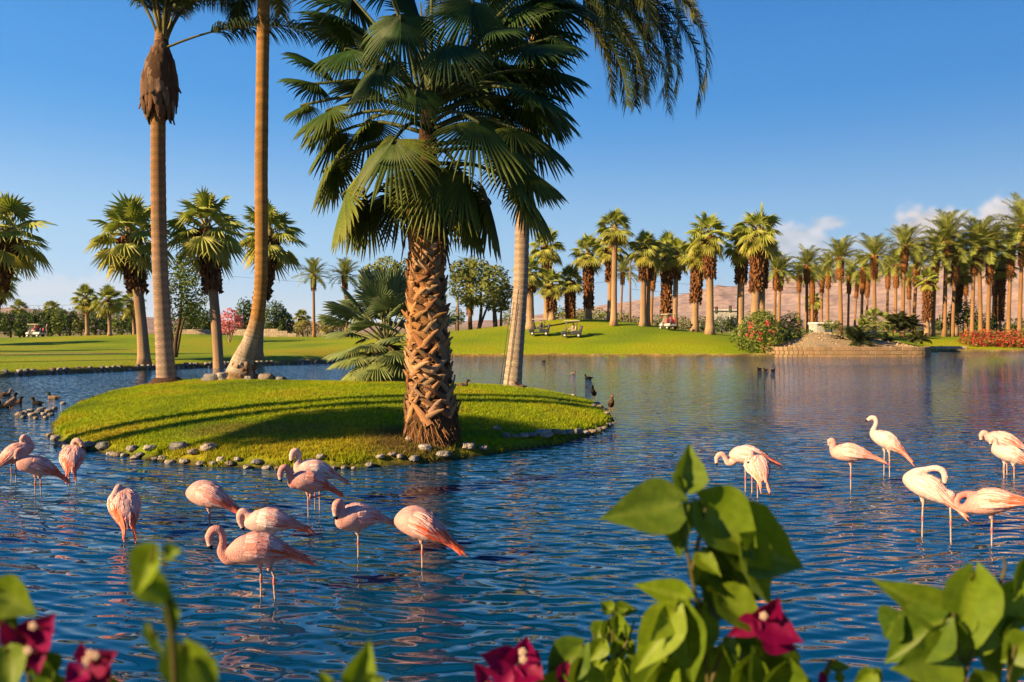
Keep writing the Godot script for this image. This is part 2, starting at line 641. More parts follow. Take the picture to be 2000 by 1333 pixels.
func make_island() -> void:
	var raw := []
	for q in [[95, 846], [108, 862], [130, 874], [220, 889], [330, 906], [450, 914], [620, 918], [740, 913], [860, 904], [960, 889], [1090, 869], [1160, 850], [1200, 829]]:
		var d: float = EYE * FOC / (q[1] - 650.0)
		raw.append(Vector3((q[0] - 1000.0) * d / FOC, 0, -d))
	for q in [[2.9, -22.6], [2.7, -25.5], [1.6, -28.2], [-1, -30.0], [-6, -31.2], [-11, -32.4], [-14.6, -32.2], [-15.4, -29.5], [-14.3, -25.5], [-13.0, -22.0]]:
		raw.append(Vector3(q[0], 0, q[1]))
	raw.append(raw[0])
	for p in curve(raw, 110).slice(0, 110):
		ISLE.append(Vector2(p.x, p.z))
	var xs := []
	var x := -16.2
	while x < 4.0:
		xs.append(x)
		x += 0.13
	var zs := []
	var z := -33.2
	while z < -12.8:
		zs.append(z)
		z += 0.13 if z > -20.0 else 0.2
	var pn := FastNoiseLite.new()
	pn.seed = 31
	pn.frequency = 0.22
	pn.fractal_octaves = 4
	var cf := func(px: float, y: float, pz: float) -> Color:
		var n := pn.get_noise_2d(px, pz)
		var c := Color(0.255, 0.315, 0.008).lerp(Color(0.35, 0.28, 0.02), clampf(n * 1.5, 0.0, 1.0)).lerp(Color(0.12, 0.18, 0.015), clampf(-n * 1.6, 0.0, 1.0))
		var bald := Vector2(px + 2.0, pz + 14.8).length()
		c = c.lerp(Color(0.13, 0.08, 0.035), smoothstep(1.5, 0.6, bald + n * 0.5) * 0.85)
		var worn := Vector2((px + 4.6) / 1.8, (pz + 15.4) / 0.8).length()
		c = c.lerp(Color(0.22, 0.15, 0.045), smoothstep(1.2, 0.4, worn + n * 0.8) * 0.5)
		return c.lerp(Color(0.055, 0.04, 0.025), smoothstep(0.12, 0.02, y))
	var mb := sheet(xs, zs, isle, cf)
	tag(part("island_lawn", mb.mesh(), M.island, self), "", "", "", "structure")
	# grass blades, thicker where the lawn is near and along its rim
	var tuft := MB.new()
	for b in 7:
		var a := rr(0, TAU)
		var o := Vector3(rr(-0.05, 0.05), 0, rr(-0.05, 0.05))
		var s := Vector3(cos(a), 0, sin(a))
		var lean := Vector3(rr(-0.03, 0.03), rr(0.035, 0.07), rr(-0.03, 0.03))
		var i := tuft.pt(o - s * 0.006, Color(1, 1, 1))
		tuft.pt(o + s * 0.006, Color(1, 1, 1))
		tuft.pt(o + lean, Color(1, 1, 1))
		tuft.tri(i, i + 1, i + 2)
	var where: Array[Transform3D] = []
	var cols := PackedColorArray()
	while where.size() < 42000:
		var px := rr(-15.5, 3.2)
		var pz := -13.3 - 18.5 * pow(rng.randf(), 1.7)
		var sd := isle_sd(px, pz)
		if sd < 0.16 + 0.12 * sin(px * 5.0) + 0.1 * sin(pz * 9.0 + px * 3.0):
			continue
		var rim := 1.0 + 0.35 * smoothstep(0.8, 0.1, sd)
		var b := Basis(Vector3.UP, rr(0, TAU)).scaled(Vector3.ONE * rr(0.7, 1.25) * rim)
		where.append(Transform3D(b, Vector3(px, isle(px, pz) - 0.01, pz)))
		cols.append(tint(cf.call(px, 0.3, pz), 0.3))
	var mm := MultiMesh.new()
	mm.transform_format = MultiMesh.TRANSFORM_3D
	mm.use_colors = true
	mm.mesh = tuft.mesh(false)
	mm.instance_count = where.size()
	for i in where.size():
		mm.set_instance_transform(i, where[i])
		mm.set_instance_color(i, cols[i])
	var o := MultiMeshInstance3D.new()
	o.name = numbered("grass")
	o.multimesh = mm
	o.material_override = M.grass
	add_child(o)
	tag(o, "short mown grass covering the palm island", "grass", "", "stuff")

# ---------------------------------------------------------------- mountains
func make_mountains() -> void:
	var n := FastNoiseLite.new()
	n.seed = 9
	n.frequency = 0.0028
	n.fractal_type = FastNoiseLite.FRACTAL_RIDGED
	n.fractal_gain = 0.42
	n.fractal_octaves = 5
	var mb := MB.new()
	var cols := 420
	var rows := 46
	for j in rows + 1:
		var t := float(j) / rows
		for i in cols + 1:
			var az := deg_to_rad(lerpf(-75.0, 75.0, float(i) / cols))
			var d := 1900.0 + 1500.0 * t
			var p := Vector3(sin(az) * d, 0, -cos(az) * d)
			var deg := rad_to_deg(az)
			var crest := 30.0 + 118.0 * smoothstep(-6.0, 26.0, deg) + 60.0 * smoothstep(26.0, 45.0, deg) + 26.0 * smoothstep(-20.0, -34.0, deg)
			var shape := smoothstep(0.0, 0.75, t) * (1.0 - smoothstep(0.82, 1.0, t) * 0.6)
			var r := n.get_noise_2d(p.x, p.z)
			p.y = -4.0 + crest * 1.55 * shape * (0.92 + 0.20 * r * (0.3 + 0.7 * (1.0 - absf(shape - 0.55))))
			mb.pt(p, Color(0.42, 0.30, 0.25).lerp(Color(0.33, 0.26, 0.24), clampf(0.5 - r, 0.0, 1.0)))
	for j in rows:
		for i in cols:
			var a := j * (cols + 1) + i
			mb.quad(a, a + 1, a + cols + 2, a + cols + 1)
	tag(part("mountains", mb.mesh(), M.mountain, self), "", "", "", "structure")

# ---------------------------------------------------------------- palms
func fan(mb: MB, hub: Vector3, axis: Vector3, nrm: Vector3, R: float, n: int, half: float, split: float, droop: float, ca: Color, cb: Color, coarse := false, vee := 0.12) -> void:
	axis = axis.normalized()
	nrm = (nrm - axis * nrm.dot(axis)).normalized()
	var side := axis.cross(nrm)
	var st := [0.05, 0.5, 1.0] if coarse else [0.04, 0.3, split, 0.72, 0.86, 0.95, 1.0]
	var da := 2.0 * half / n
	for i in n:
		var a := -half + (i + 0.5) * da
		var far := rr(0.9, 1.04)
		var hang := droop * rr(0.6, 1.5)
		var col := tint(ca.lerp(cb, pow(absf(a) / half, 2.0) * 0.5), 0.13 if coarse else 0.3)
		var twist := rr(-0.05, 0.05)
		var prev := -1
		for k in st.size():
			var s: float = st[k]
			var free := maxf(0.0, s - split) / (1.0 - split)
			var w := 1.0 - free * 0.5 - free * free * 0.46
			var here := []
			for e in [-0.5, 0.0, 0.5]:
				var ang: float = a + e * da * w + twist * free
				var prof := R * (0.74 + 0.26 * cos(ang * 0.9)) * s * lerpf(1.0, far, free)
				var dir := axis * cos(ang) + side * (sin(ang) * cos(vee)) - nrm * (absf(sin(ang)) * sin(vee))
				var p := hub + dir * prof
				p += nrm * (prof * da * (0.28 if coarse else 0.42) * w * (1.0 if e == 0.0 else -1.0) - R * 0.10 * s * s * absf(sin(ang)))
				p.y -= R * hang * (pow(maxf(0.0, s - 0.32), 2.0) * 0.45 + 0.5 * pow(free, 3.5))
				here.append(mb.pt(p, col.lerp(cb, free * 0.45)))
			if prev >= 0:
				mb.quad(prev, prev + 1, here[1], here[0])
				mb.quad(prev + 1, prev + 2, here[2], here[1])
			prev = here[0]

# one feather frond from base along dir, sagging by arch radians over its length
func feather(mb: MB, base: Vector3, dir: Vector3, length: float, arch: float, n: int, ll: float, lw: float, ldroop: float, rad: float, ca: Color, cb: Color, bare := 0.15, coarse := true) -> void:
	dir = dir.normalized()
	var flat := Vector3(dir.x, 0, dir.z)
	var azi := flat.normalized() if flat.length() > 0.05 else Vector3.RIGHT
	var e := asin(clampf(dir.y, -1, 1))
	var p := base
	var pts := [p]
	var steps_n := 12
	for k in steps_n:
		var ang := e - arch * pow((k + 0.5) / steps_n, 1.4)
		p += (azi * cos(ang) + Vector3.UP * sin(ang)) * (length / steps_n)
		pts.append(p)
	var rads := []
	for k in steps_n + 1:
		rads.append(rad * (1.0 - 0.85 * k / steps_n))
	mb.tube(pts, rads, 3 if coarse else 5, [cb], false)
	var side := azi.cross(Vector3.UP).normalized()
	for k in n:
		var t := bare + (1.0 - bare) * (k + 0.5) / n
		var f := t * steps_n
		var i := mini(int(f), steps_n - 1)
		var o: Vector3 = pts[i].lerp(pts[i + 1], f - i)
		var fw: Vector3 = (pts[i + 1] - pts[i]).normalized()
		var up := side.cross(fw).normalized()
		var l := ll * (0.45 + 1.6 * (t - bare * 0.6) * (1.0 - t) * 1.6 + 0.12)
		for s in [-1.0, 1.0]:
			var v: Vector3 = (side * s * rr(0.75, 0.95) + fw * (0.45 + 0.5 * t) + up * rr(-0.1, 0.45)).normalized()
			var wd := fw * lw * 0.5
			var col := tint(ca, 0.16)
			var a := mb.pt(o - wd, col)
			mb.pt(o + wd, col)
			var m: Vector3 = o + v * l * 0.5 * rr(0.9, 1.1)
			v = (v + Vector3.DOWN * ldroop * rr(0.6, 1.3)).normalized()
			mb.pt(m - wd, col)
			mb.pt(m + wd, col)
			mb.quad(a, a + 1, a + 3, a + 2)
			if coarse:
				mb.pt(m + v * l * 0.5, col.lerp(cb, 0.3))
				mb.tri(a + 2, a + 3, a + 4)
			else:
				var q: Vector3 = m + v * l * 0.3
				v = (v + Vector3.DOWN * ldroop).normalized()
				mb.pt(q - wd * 0.7, col)
				mb.pt(q + wd * 0.7, col)
				mb.quad(a + 2, a + 3, a + 5, a + 4)
				mb.pt(q + v * l * 0.32, col.lerp(cb, 0.3))
				mb.tri(a + 4, a + 5, a + 6)

var FRONDS := {}

# frond meshes that all palms of one kind share: [elevation in degrees, mesh]
func frond_set(kind: String) -> Array:
	if FRONDS.has(kind):
		return FRONDS[kind]
	var out := []
	if kind == "fan":
		for e in [84, 66, 48, 30, 12, -8, -28, -48]:
			for rep in 2:
				var mb := MB.new()
				var a := deg_to_rad(e)
				var d := Vector3(cos(a), sin(a), 0)
				var l := rr(0.95, 1.3)
				var sag := Vector3(0, -0.16 * cos(a), 0)
				var hub := d * l + sag
				var ax := (d + sag * 2.0 + Vector3(0, -0.25, 0)).normalized()
				mb.tube([Vector3.ZERO, d * l * 0.5 + sag * 0.2, hub], [0.045, 0.035, 0.02], 4, [Color(0.22, 0.22, 0.06)], false)
				var old := clampf((20.0 - e) / 70.0, 0.0, 1.0)
				var ca := Color(0.185, 0.235, 0.028).lerp(Color(0.38, 0.30, 0.05), old * 0.6)
				fan(mb, hub, ax, Vector3(-ax.y, ax.x, 0) + Vector3(0, 0, rr(-0.5, 0.5)), rr(1.0, 1.2), 16, 2.0, 0.5, 0.22, ca, Color(0.38, 0.34, 0.08), true)
				out.append([e, mb.mesh(false)])
	elif kind == "feather":
		for e in [82, 68, 54, 40, 26, 12, -4, -20]:
			for rep in 2:
				var mb := MB.new()
				var a := deg_to_rad(e + rr(-4, 4))
				feather(mb, Vector3.ZERO, Vector3(cos(a), sin(a), 0), rr(3.0, 3.5), rr(0.65, 1.05), 34, 0.66, 0.065, 0.15, 0.06, Color(0.20, 0.235, 0.045), Color(0.36, 0.32, 0.08))
				out.append([e, mb.mesh(false)])
	FRONDS[kind] = out
	return out

func crown(root: Node3D, kind: String, at: Vector3, scale: float, n: int, m: Material, wind := 0.0, low := -60.0) -> Node3D:
	var heart := MB.new()
	heart.ball(Vector3(0, 0.1, 0), Vector3(0.26, 0.5, 0.26), Color(0.22, 0.17, 0.06), 8, 6)
	var c := part("crown", heart.mesh(), m, root)
	c.position = at
	c.scale = Vector3.ONE * scale
	var set_ := frond_set(kind)
	for k in n:
		var want := 86.0 - (86.0 - low) * pow((k + 0.5) / n, 1.15) + rr(-7, 7)
		var best: Mesh = set_[0][1]
		var off := 1e9
		for f in set_:
			var q: float = absf(f[0] - want) + rr(0, 6)
			if q < off:
				off = q
				best = f[1]
		var az := k * 2.39996 + rr(-0.25, 0.25)
		if wind != 0.0:
			az -= wind * sin(az)
		var b := Basis(Vector3.UP, az) * Basis(Vector3.FORWARD, rr(-0.08, 0.08))
		piece("frond", k, best, m, c, Transform3D(b.scaled(Vector3.ONE * rr(0.88, 1.08)), Vector3(0, rr(-0.25, 0.25), 0)))
	return c

# dead leaf bases that stick out and down round the upper trunk
func shag(a: Vector3, b: Vector3, ra: float, rb: float, n: int, length: float, cols: Array) -> MB:
	var mb := MB.new()
	mb.tube([a, a.lerp(b, 0.12), a.lerp(b, 0.5), b], [ra * 0.66, ra * 0.85, (ra + rb) * 0.42, rb * 0.8], 9, [cols[0]])
	for k in n:
		var t := (k + rng.randf()) / n
		var az := k * 2.39996 + rr(-0.3, 0.3)
		var o := a.lerp(b, t)
		var d := Vector3(cos(az), 0, sin(az))
		var r := lerpf(ra, rb, t) * 0.78
		var s := Vector3(-sin(az), 0, cos(az)) * rr(0.03, 0.07) * length / 0.35
		var col := tint(cols[k % cols.size()], 0.3)
		var i := mb.pt(o + d * r - s, col)
		mb.pt(o + d * r + s, col)
		mb.pt(o + d * (r + length * rr(0.25, 0.6)) + Vector3.DOWN * length * rr(0.1, 0.5) + s * rr(-1, 1), col)
		mb.pt(o + d * (r + length * 0.05) + Vector3.DOWN * length * rr(0.6, 1.0), col)
		mb.tri(i, i + 1, i + 2)
		mb.tri(i, i + 2, i + 3)
		mb.tri(i + 1, i + 3, i + 2)
	return mb

# a palm seen whole. q: [kind, base px, base py or 0 for the ground there, crown px, crown py, distance, crown scale, trunk radius, share of the trunk in dead leaf bases, label]
func palm(q: Array, grp: String) -> Node3D:
	var kind: String = q[0]
	var d: float = q[5]
	if q[1] > 1818:
		q[6] *= maxf(d, 105.0 + d * 0.04) / d
		d = maxf(d, 105.0 + d * 0.04)
	var base := P(q[1], 650, d)
	base.y = ground(base.x, base.z) - 0.05
	var top := P(q[3], q[4], d)
	var is_fan := kind == "fan"
	var root := thing("fan_palm" if is_fan else "date_palm", q[9], "palm tree", base, 0.0, grp)
	var t := top - base
	var r: float = q[7]
	var mb := MB.new()
	var pts := []
	var rads := []
	var cols := []
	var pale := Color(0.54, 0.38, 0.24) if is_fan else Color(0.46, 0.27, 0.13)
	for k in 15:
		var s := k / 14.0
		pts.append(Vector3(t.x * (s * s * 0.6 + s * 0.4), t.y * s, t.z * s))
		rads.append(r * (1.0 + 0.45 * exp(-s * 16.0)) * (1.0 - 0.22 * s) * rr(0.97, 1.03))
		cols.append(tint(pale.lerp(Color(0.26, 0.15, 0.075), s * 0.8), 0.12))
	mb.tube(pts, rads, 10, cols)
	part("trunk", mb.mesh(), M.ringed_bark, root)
	var share: float = q[8]
	if share > 0.0:
		var a: Vector3 = pts[14].lerp(Vector3(t.x * 0.5, 0, 0), 0.0)
		var s0 := 1.0 - share
		var lo := Vector3(t.x * (s0 * s0 * 0.6 + s0 * 0.4), t.y * s0, 0)
		if is_fan:
			part("dead_leaf_skirt", shag(lo, a, r * 1.35 + 0.10, r * 1.65 + 0.12, int(90 + 40 * share * t.y), 0.55, [Color(0.20, 0.085, 0.035), Color(0.36, 0.17, 0.07), Color(0.10, 0.045, 0.02)]).mesh(false), M.dead_leaf, root, "stuff")
		else:
			part("leaf_base_collar", shag(lo, a, r * 1.75, r * 2.3, int(60 + 30 * share * t.y), 0.3, [Color(0.33, 0.14, 0.045), Color(0.24, 0.10, 0.035), Color(0.15, 0.065, 0.03)]).mesh(false), M.dead_leaf, root, "stuff")
	crown(root, kind, t + Vector3(0, -0.1, 0), q[6] * (1.42 if is_fan else 1.22), 36 if is_fan else 40, M.far_leaf, 0.0 if is_fan else 0.25, -58.0 if is_fan else -22.0)
	return root

func far_palms() -> void:
	var right := "palms in the long row beyond the pond"
	var F := "fan"
	var D := "feather"
	for q in [
		[F, 1036, 0, 1034, 535, 92, 0.78, 0.50, 0.30, "fan palm just past the pale ringed trunk, its crown low beside a taller palm"],
		[F, 1068, 0, 1067, 482, 104, 0.95, 0.42, 0.45, "tall fan palm rising behind two shorter ones beside the pale ringed trunk"],
		[F, 1078, 0, 1077, 556, 100, 0.72, 0.40, 0.75, "short fan palm with shaggy trunk under the taller palm near the pale ringed trunk"],
		[F, 1114, 0, 1113, 548, 106, 0.80, 0.44, 0.95, "fan palm shaggy down to the grass on top of the mound, shorter of two there"],
		[F, 1150, 0, 1149, 496, 104, 0.95, 0.44, 0.80, "fan palm with shaggy trunk and white foot on the crest of the green mound"],
		[F, 1199, 0, 1201, 445, 93, 0.86, 0.40, 0.0, "tallest fan palm over the mound, bare orange trunk all the way up"],
		[F, 1191, 0, 1192, 482, 98, 0.84, 0.34, 0.45, "fan palm half hidden behind the tall bare orange palm"],
		[F, 1256, 0, 1259, 484, 94, 0.82, 0.40, 0.40, "fan palm leaning beside a dark trunk, pair next to the wooden pole"],
		[F, 1264, 0, 1268, 494, 95, 0.76, 0.38, 0.35, "dark trunked fan palm touching its pale twin next to the wooden pole"],
		[D, 1272, 0, 1277, 522, 118, 0.62, 0.24, 0.35, "slim palm with a bulging collar between the pair and the parked golf cart"],
		[F, 1301, 0, 1303, 492, 101, 0.92, 0.44, 0.82, "fan palm shaggy down to its knees behind the golf cart with red seat"],
		[F, 1318, 0, 1322, 497, 96, 0.82, 0.36, 0.32, "dark smooth fan palm just beside the golf cart with red seat"],
		[F, 1357, 0, 1363, 492, 93, 0.80, 0.44, 0.62, "fan palm leaning slightly, dark shaggy upper trunk, one before the thick pale one"],
		[F, 1387, 0, 1385, 460, 90, 0.98, 0.48, 0.42, "thick pale fan palm with ragged brown skirt near the red bougainvillea bush"],
		[F, 1446, 0, 1449, 476, 92, 0.88, 0.46, 0.42, "fan palm with a black shaggy skirt behind the red bougainvillea bush"],
		[F, 1474, 0, 1482, 452, 88, 1.05, 0.52, 0.55, "biggest fan palm, shaggy orange trunk rising out of the bougainvillea bush"],
		[F, 1488, 0, 1490, 480, 96, 0.80, 0.40, 0.45, "fan palm partly behind the biggest shaggy palm at the bougainvillea bush"],
		[D, 1513, 0, 1516, 527, 118, 0.80, 0.24, 0.30, "first of a twin pair of date palms after the bougainvillea bush"],
		[D, 1521, 0, 1526, 530, 121, 0.78, 0.24, 0.30, "second of a twin pair of date palms after the bougainvillea bush"],
		[D, 1561, 0, 1561, 536, 140, 0.80, 0.25, 0.30, "thin date palm just before a leafier one, over the gravel mound's dark shrub"],
		[D, 1576, 0, 1576, 518, 122, 0.92, 0.27, 0.26, "date palm with full round crown above the white roof"],
		[D, 1587, 0, 1586, 538, 138, 0.72, 0.28, 0.50, "date palm standing close behind the one above the white roof"],
		[F, 1589, 0, 1589, 588, 150, 0.70, 0.50, 0.9, "squat little fan palm low beside the white roof"],
		[D, 1605, 0, 1606, 537, 146, 0.74, 0.25, 0.32, "thin date palm with a black collar past the white roof"],
		[D, 1617, 0, 1618, 526, 132, 0.82, 0.25, 0.30, "orange collared date palm between a thin and a thick one over the gravel mound"],
		[D, 1643, 0, 1640, 504, 112, 0.95, 0.30, 0.27, "date palm rising straight over the middle of the gravel mound"],
		[D, 1657, 0, 1659, 540, 150, 0.82, 0.24, 0.32, "date palm with long orange collar above the round dark cycad"],
		[D, 1670, 0, 1675, 547, 156, 0.70, 0.22, 0.36, "dark leaning date palm with hanging collar above the round dark cycad"],
		[D, 1683, 0, 1686, 524, 130, 0.85, 0.25, 0.40, "date palm with long ragged collar beside the leaning dark one"],
		[D, 1693, 0, 1696, 538, 148, 0.72, 0.23, 0.40, "small date palm, orange collar, squeezed before a tall one"],
		[D, 1709, 0, 1707, 500, 108, 0.98, 0.27, 0.28, "tall date palm behind the yellow green fan shrub"],
		[D, 1733, 0, 1735, 525, 138, 0.82, 0.24, 0.32, "date palm with stout orange collar past the yellow green fan shrub"],
		[D, 1749, 0, 1751, 517, 128, 0.86, 0.26, 0.34, "date palm just before a taller one near the white cloud's foot"],
		[D, 1763, 0, 1767, 482, 108, 0.98, 0.28, 0.28, "tall date palm under the edge of the big white cloud"],
		[D, 1785, 0, 1792, 508, 116, 0.92, 0.27, 0.34, "date palm with black collar under the big white cloud"],
		[F, 1811, 0, 1812, 546, 108, 0.62, 0.36, 0.70, "short shaggy fan palm standing among taller date palms"],
		[D, 1823, 0, 1829, 496, 104, 0.98, 0.26, 0.34, "leaning date palm touching the tall one under the big white cloud"],
		[D, 1845, 0, 1849, 468, 96, 1.08, 0.30, 0.28, "tall date palm in front of the big white cloud"],
		[D, 1861, 0, 1867, 502, 106, 0.95, 0.27, 0.34, "date palm right after the tall one in front of the white cloud"],
		[F, 1867, 0, 1874, 534, 116, 0.78, 0.36, 0.60, "dark fan palm tucked behind the date palms past the white cloud"],
		[D, 1899, 0, 1904, 486, 103, 0.85, 0.26, 0.30, "date palm whose trunk crosses close to a taller twin beside the red flowers"],
		[D, 1916, 0, 1911, 474, 97, 1.05, 0.29, 0.28, "tall date palm twin standing behind the start of the red flowers"],
		[D, 1930, 0, 1935, 486, 100, 1.0, 0.28, 0.40, "date palm with long collar behind the red flowers"],
		[F, 1951, 0, 1956, 522, 112, 0.80, 0.36, 0.75, "dark shaggy fan palm behind the red flowers"],
		[D, 1970, 0, 1976, 482, 99, 0.98, 0.27, 0.34, "date palm second from the end of the row behind the red flowers"],
		[D, 1992, 0, 1998, 442, 90, 1.08, 0.28, 0.36, "date palm at the end of the row, tallest behind the red flowers"],
		[D, 1212, 0, 1217, 532, 135, 0.90, 0.22, 0.2, "smaller feathery palm spreading between the tall orange palm and the wooden pole"],
		[D, 1940, 0, 1944, 532, 140, 0.80, 0.26, 0.4, "small far date palm seen between trunks behind the red flowers"],
		[D, 1888, 0, 1885, 530, 135, 0.80, 0.26, 0.4, "small far date palm before the crossed pair near the red flowers"],
		[D, 1777, 0, 1775, 545, 150, 0.75, 0.24, 0.4, "small far date palm low between trunks under the white cloud"],
		[D, 918, 0, 917, 530, 112, 0.7, 0.34, 0.7, "orange shaggy palm trunk standing in front of the broad round trees"],
	]:
		palm(q, right)
	var left := "palms on the lawn across the water"
	for q in [
		[F, 281, 0, 254, 462, 50, 0.98, 0.37, 0.40, "dark skirted fan palm beside the tall trunk with the bulbous top"],
		[F, 427, 0, 403, 448, 52, 1.0, 0.36, 0.40, "sunlit fan palm curving over the lawn between the two island trunks"],
		[F, 502, 0, 527, 462, 58, 0.98, 0.38, 0.50, "fan palm half hidden behind the leaning trunk"],
		[F, -30, 0, 14, 460, 50, 1.0, 0.45, 0.4, "fan palm at the picture's edge reaching in above the pond"],
		[F, -34, 0, -8, 548, 60, 0.62, 0.4, 0.4, "low fan palm tucked beneath the one at the picture's edge"],
		[F, -560, 0, -560, 440, 60, 1.0, 0.45, 0.4, "fan palm beyond the picture's edge whose shadow stripes the far lawn, nearer the pond"],
		[F, -470, 0, -470, 455, 78, 1.0, 0.45, 0.4, "fan palm beyond the picture's edge whose shadow stripes the far lawn, nearer the hedge"],
		[F, 170, 0, 167, 583, 104, 0.70, 0.26, 0.35, "small fan palm before the hedge, one with a brown collar on the mound's slope"],
		[F, 214, 0, 212, 586, 102, 0.78, 0.26, 0.35, "small fan palm on the mound's shoulder in front of the hedge"],
		[F, 262, 0, 256, 592, 110, 0.70, 0.24, 0.3, "small fan palm peeping out beside the dark skirted palm"],
		[F, 37, 0, 37, 602, 150, 0.62, 0.22, 0.3, "tiny palm crown above the hedge's far end"],
		[F, 101, 0, 101, 602, 150, 0.64, 0.22, 0.3, "tiny palm crown above the hedge beside a yellow green shrub"],
		[D, 613, 0, 612, 538, 105, 0.72, 0.20, 0.24, "slim date palm standing alone against the sky, collar under its crown"],
		[D, 676, 0, 673, 538, 108, 0.74, 0.22, 0.22, "slim date palm behind the bushy blue green palm"],
		[F, 590, 0, 589, 622, 130, 0.62, 0.24, 0.2, "low yellow green palm at the foot of the lone slim palm"],
		[F, 638, 0, 640, 632, 135, 0.60, 0.24, 0.2, "low yellow green palm between the two slim date palms"],
	]:
		palm(q, left)

# ---------------------------------------------------------------- the palms of the island
func big_fan_palm() -> void:
	var d := 15.1
	var base := P(846, 650, d)
	base.y = isle(base.x, base.z) - 0.12
	var root := thing("fan_palm", "large fan palm on the island with crosshatched brown trunk and drooping green fans", "palm tree", base, 0.0)
	var H := P(843, 190, d).y - base.y
	var rad := func(y: float) -> float:
		return 0.445 + 0.09 * exp(-pow((y - 0.45) / 0.35, 2.0)) - 0.055 * y + 0.004 * y * y
	var pts := []
	var rads := []
	var cols := []
	for k in 60:
		var y := H * k / 59.0
		pts.append(Vector3(-0.09 * sin(y * 0.5) - 0.015 * y, y, 0))
		rads.append(maxf(0.12, rad.call(y)) * (1.0 if y < 4.2 else lerpf(1.0, 0.55, (y - 4.2) / (H - 4.2))) * rr(0.98, 1.02))
		cols.append(tint(Color(0.20, 0.105, 0.045).lerp(Color(0.11, 0.06, 0.035), rng.randf()), 0.25))
	var core := MB.new()
	core.tube(pts, rads, 30, cols)
	part("trunk", core.mesh(), M.bark, root)
	var at := func(y: float) -> Array:
		var f := clampf(y / H * 59.0, 0.0, 58.0)
		var i := int(f)
		return [pts[i].lerp(pts[i + 1], f - i), lerpf(rads[i], rads[i + 1], f - i)]
	# leaf bases: crossed pairs of straps wrapped round the trunk, proud at the upper end
	var k := 0
	var rows := 22
	var around := 13
	for row in rows:
		for s in around:
			var y0 := 0.62 + row * (4.25 - 0.62) / rows + rr(-0.05, 0.05)
			var lean := (1.0 if (s + row) % 2 == 0 else -1.0) * rr(0.45, 0.95)
			var az := TAU * (s + 0.5 * (row % 2)) / around + rr(-0.1, 0.1)
			var length := rr(0.32, 0.52)
			var wide := rr(0.055, 0.095)
			var young := float(row) / rows
			var lift := rr(0.045, 0.10) * (1.5 - 0.9 * young) * (1.6 if rng.randf() < 0.12 else 1.0)
			var tone: Color = [Color(0.58, 0.32, 0.14), Color(0.46, 0.23, 0.09), Color(0.60, 0.40, 0.23), Color(0.30, 0.15, 0.07)][rng.randi() % 4]
			tone = tint(tone.lerp(Color(0.38, 0.28, 0.21), (0.55 if row < 8 else 0.05) * rng.randf()), 0.2)
			var mb := MB.new()
			var prev := -1
			for j in 6:
				var t := j / 5.0
				var yy: float = y0 + length * (t - 0.3) * cos(lean)
				var c: Array = at.call(yy)
				var aa: float = az + lean * length * (t - 0.5) / c[1] * 1.1
				var r: float = c[1] + 0.012 + lift * pow(t, 1.6)
				var w: float = wide * (1.0 - 0.55 * t) if j < 5 else wide * 0.12
				var th := 0.022 * (1.0 - 0.5 * t)
				var out := Vector3(cos(aa), 0, sin(aa))
				var sd := Vector3(-sin(aa), 0, cos(aa)) * cos(lean) - Vector3.UP * sin(lean)
				var o: Vector3 = c[0] + out * r
				o.y = yy
				var q := mb.pt(o - sd * w - out * 0.02, tone)
				mb.pt(o - sd * w * 0.55 + out * th, tone)
				mb.pt(o + sd * w * 0.55 + out * th, tone.lerp(Color(0.1, 0.05, 0.03), 0.15))
				mb.pt(o + sd * w - out * 0.02, tone)
				if prev >= 0:
					for e in 3:
						mb.quad(prev + e, prev + e + 1, q + e + 1, q + e)
				prev = q
			piece("leaf_base", k, mb.mesh(), M.boot, root)
			k += 1
	# matted roots at the swollen foot
	var foot := MB.new()
	for i in 260:
		var a := rr(0, TAU)
		var y := rr(0.0, 0.72)
		var c: Array = at.call(y)
		var o: Vector3 = c[0] + Vector3(cos(a), 0, sin(a)) * (c[1] + 0.005)
		var dn: Vector3 = c[0] + Vector3(cos(a + rr(-0.2, 0.2)), 0, sin(a)) * (c[1] + rr(0.02, 0.09)) + Vector3.DOWN * rr(0.08, 0.3)
		foot.tube([o, o.lerp(dn, 0.5) + Vector3(cos(a), 0, sin(a)) * 0.015, dn], [0.012, 0.011, 0.004], 3, [tint(Color(0.30, 0.17, 0.09), 0.35)], false)
	part("root_fibre", foot.mesh(), M.boot, root, "stuff")
	var hair := MB.new()
	for i in 240:
		var a := rr(0, TAU)
		var y := rr(0.6, 4.6)
		var c: Array = at.call(y)
		var e := Vector3(cos(a), 0, sin(a))
		var o: Vector3 = c[0] + e * (c[1] + rr(0.0, 0.05))
		var s := Vector3(-sin(a), rr(-1.5, 0.5), cos(a)).normalized() * rr(0.08, 0.26) * (1.0 if i % 2 else -1.0)
		hair.tube([o, o + s * 0.5 + e * rr(0.01, 0.06), o + s + e * rr(-0.02, 0.05)], [0.009, 0.008, 0.003], 3, [tint(Color(0.42, 0.24, 0.11), 0.4)], false)
	part("trunk_fibre", hair.mesh(), M.boot, root, "stuff")
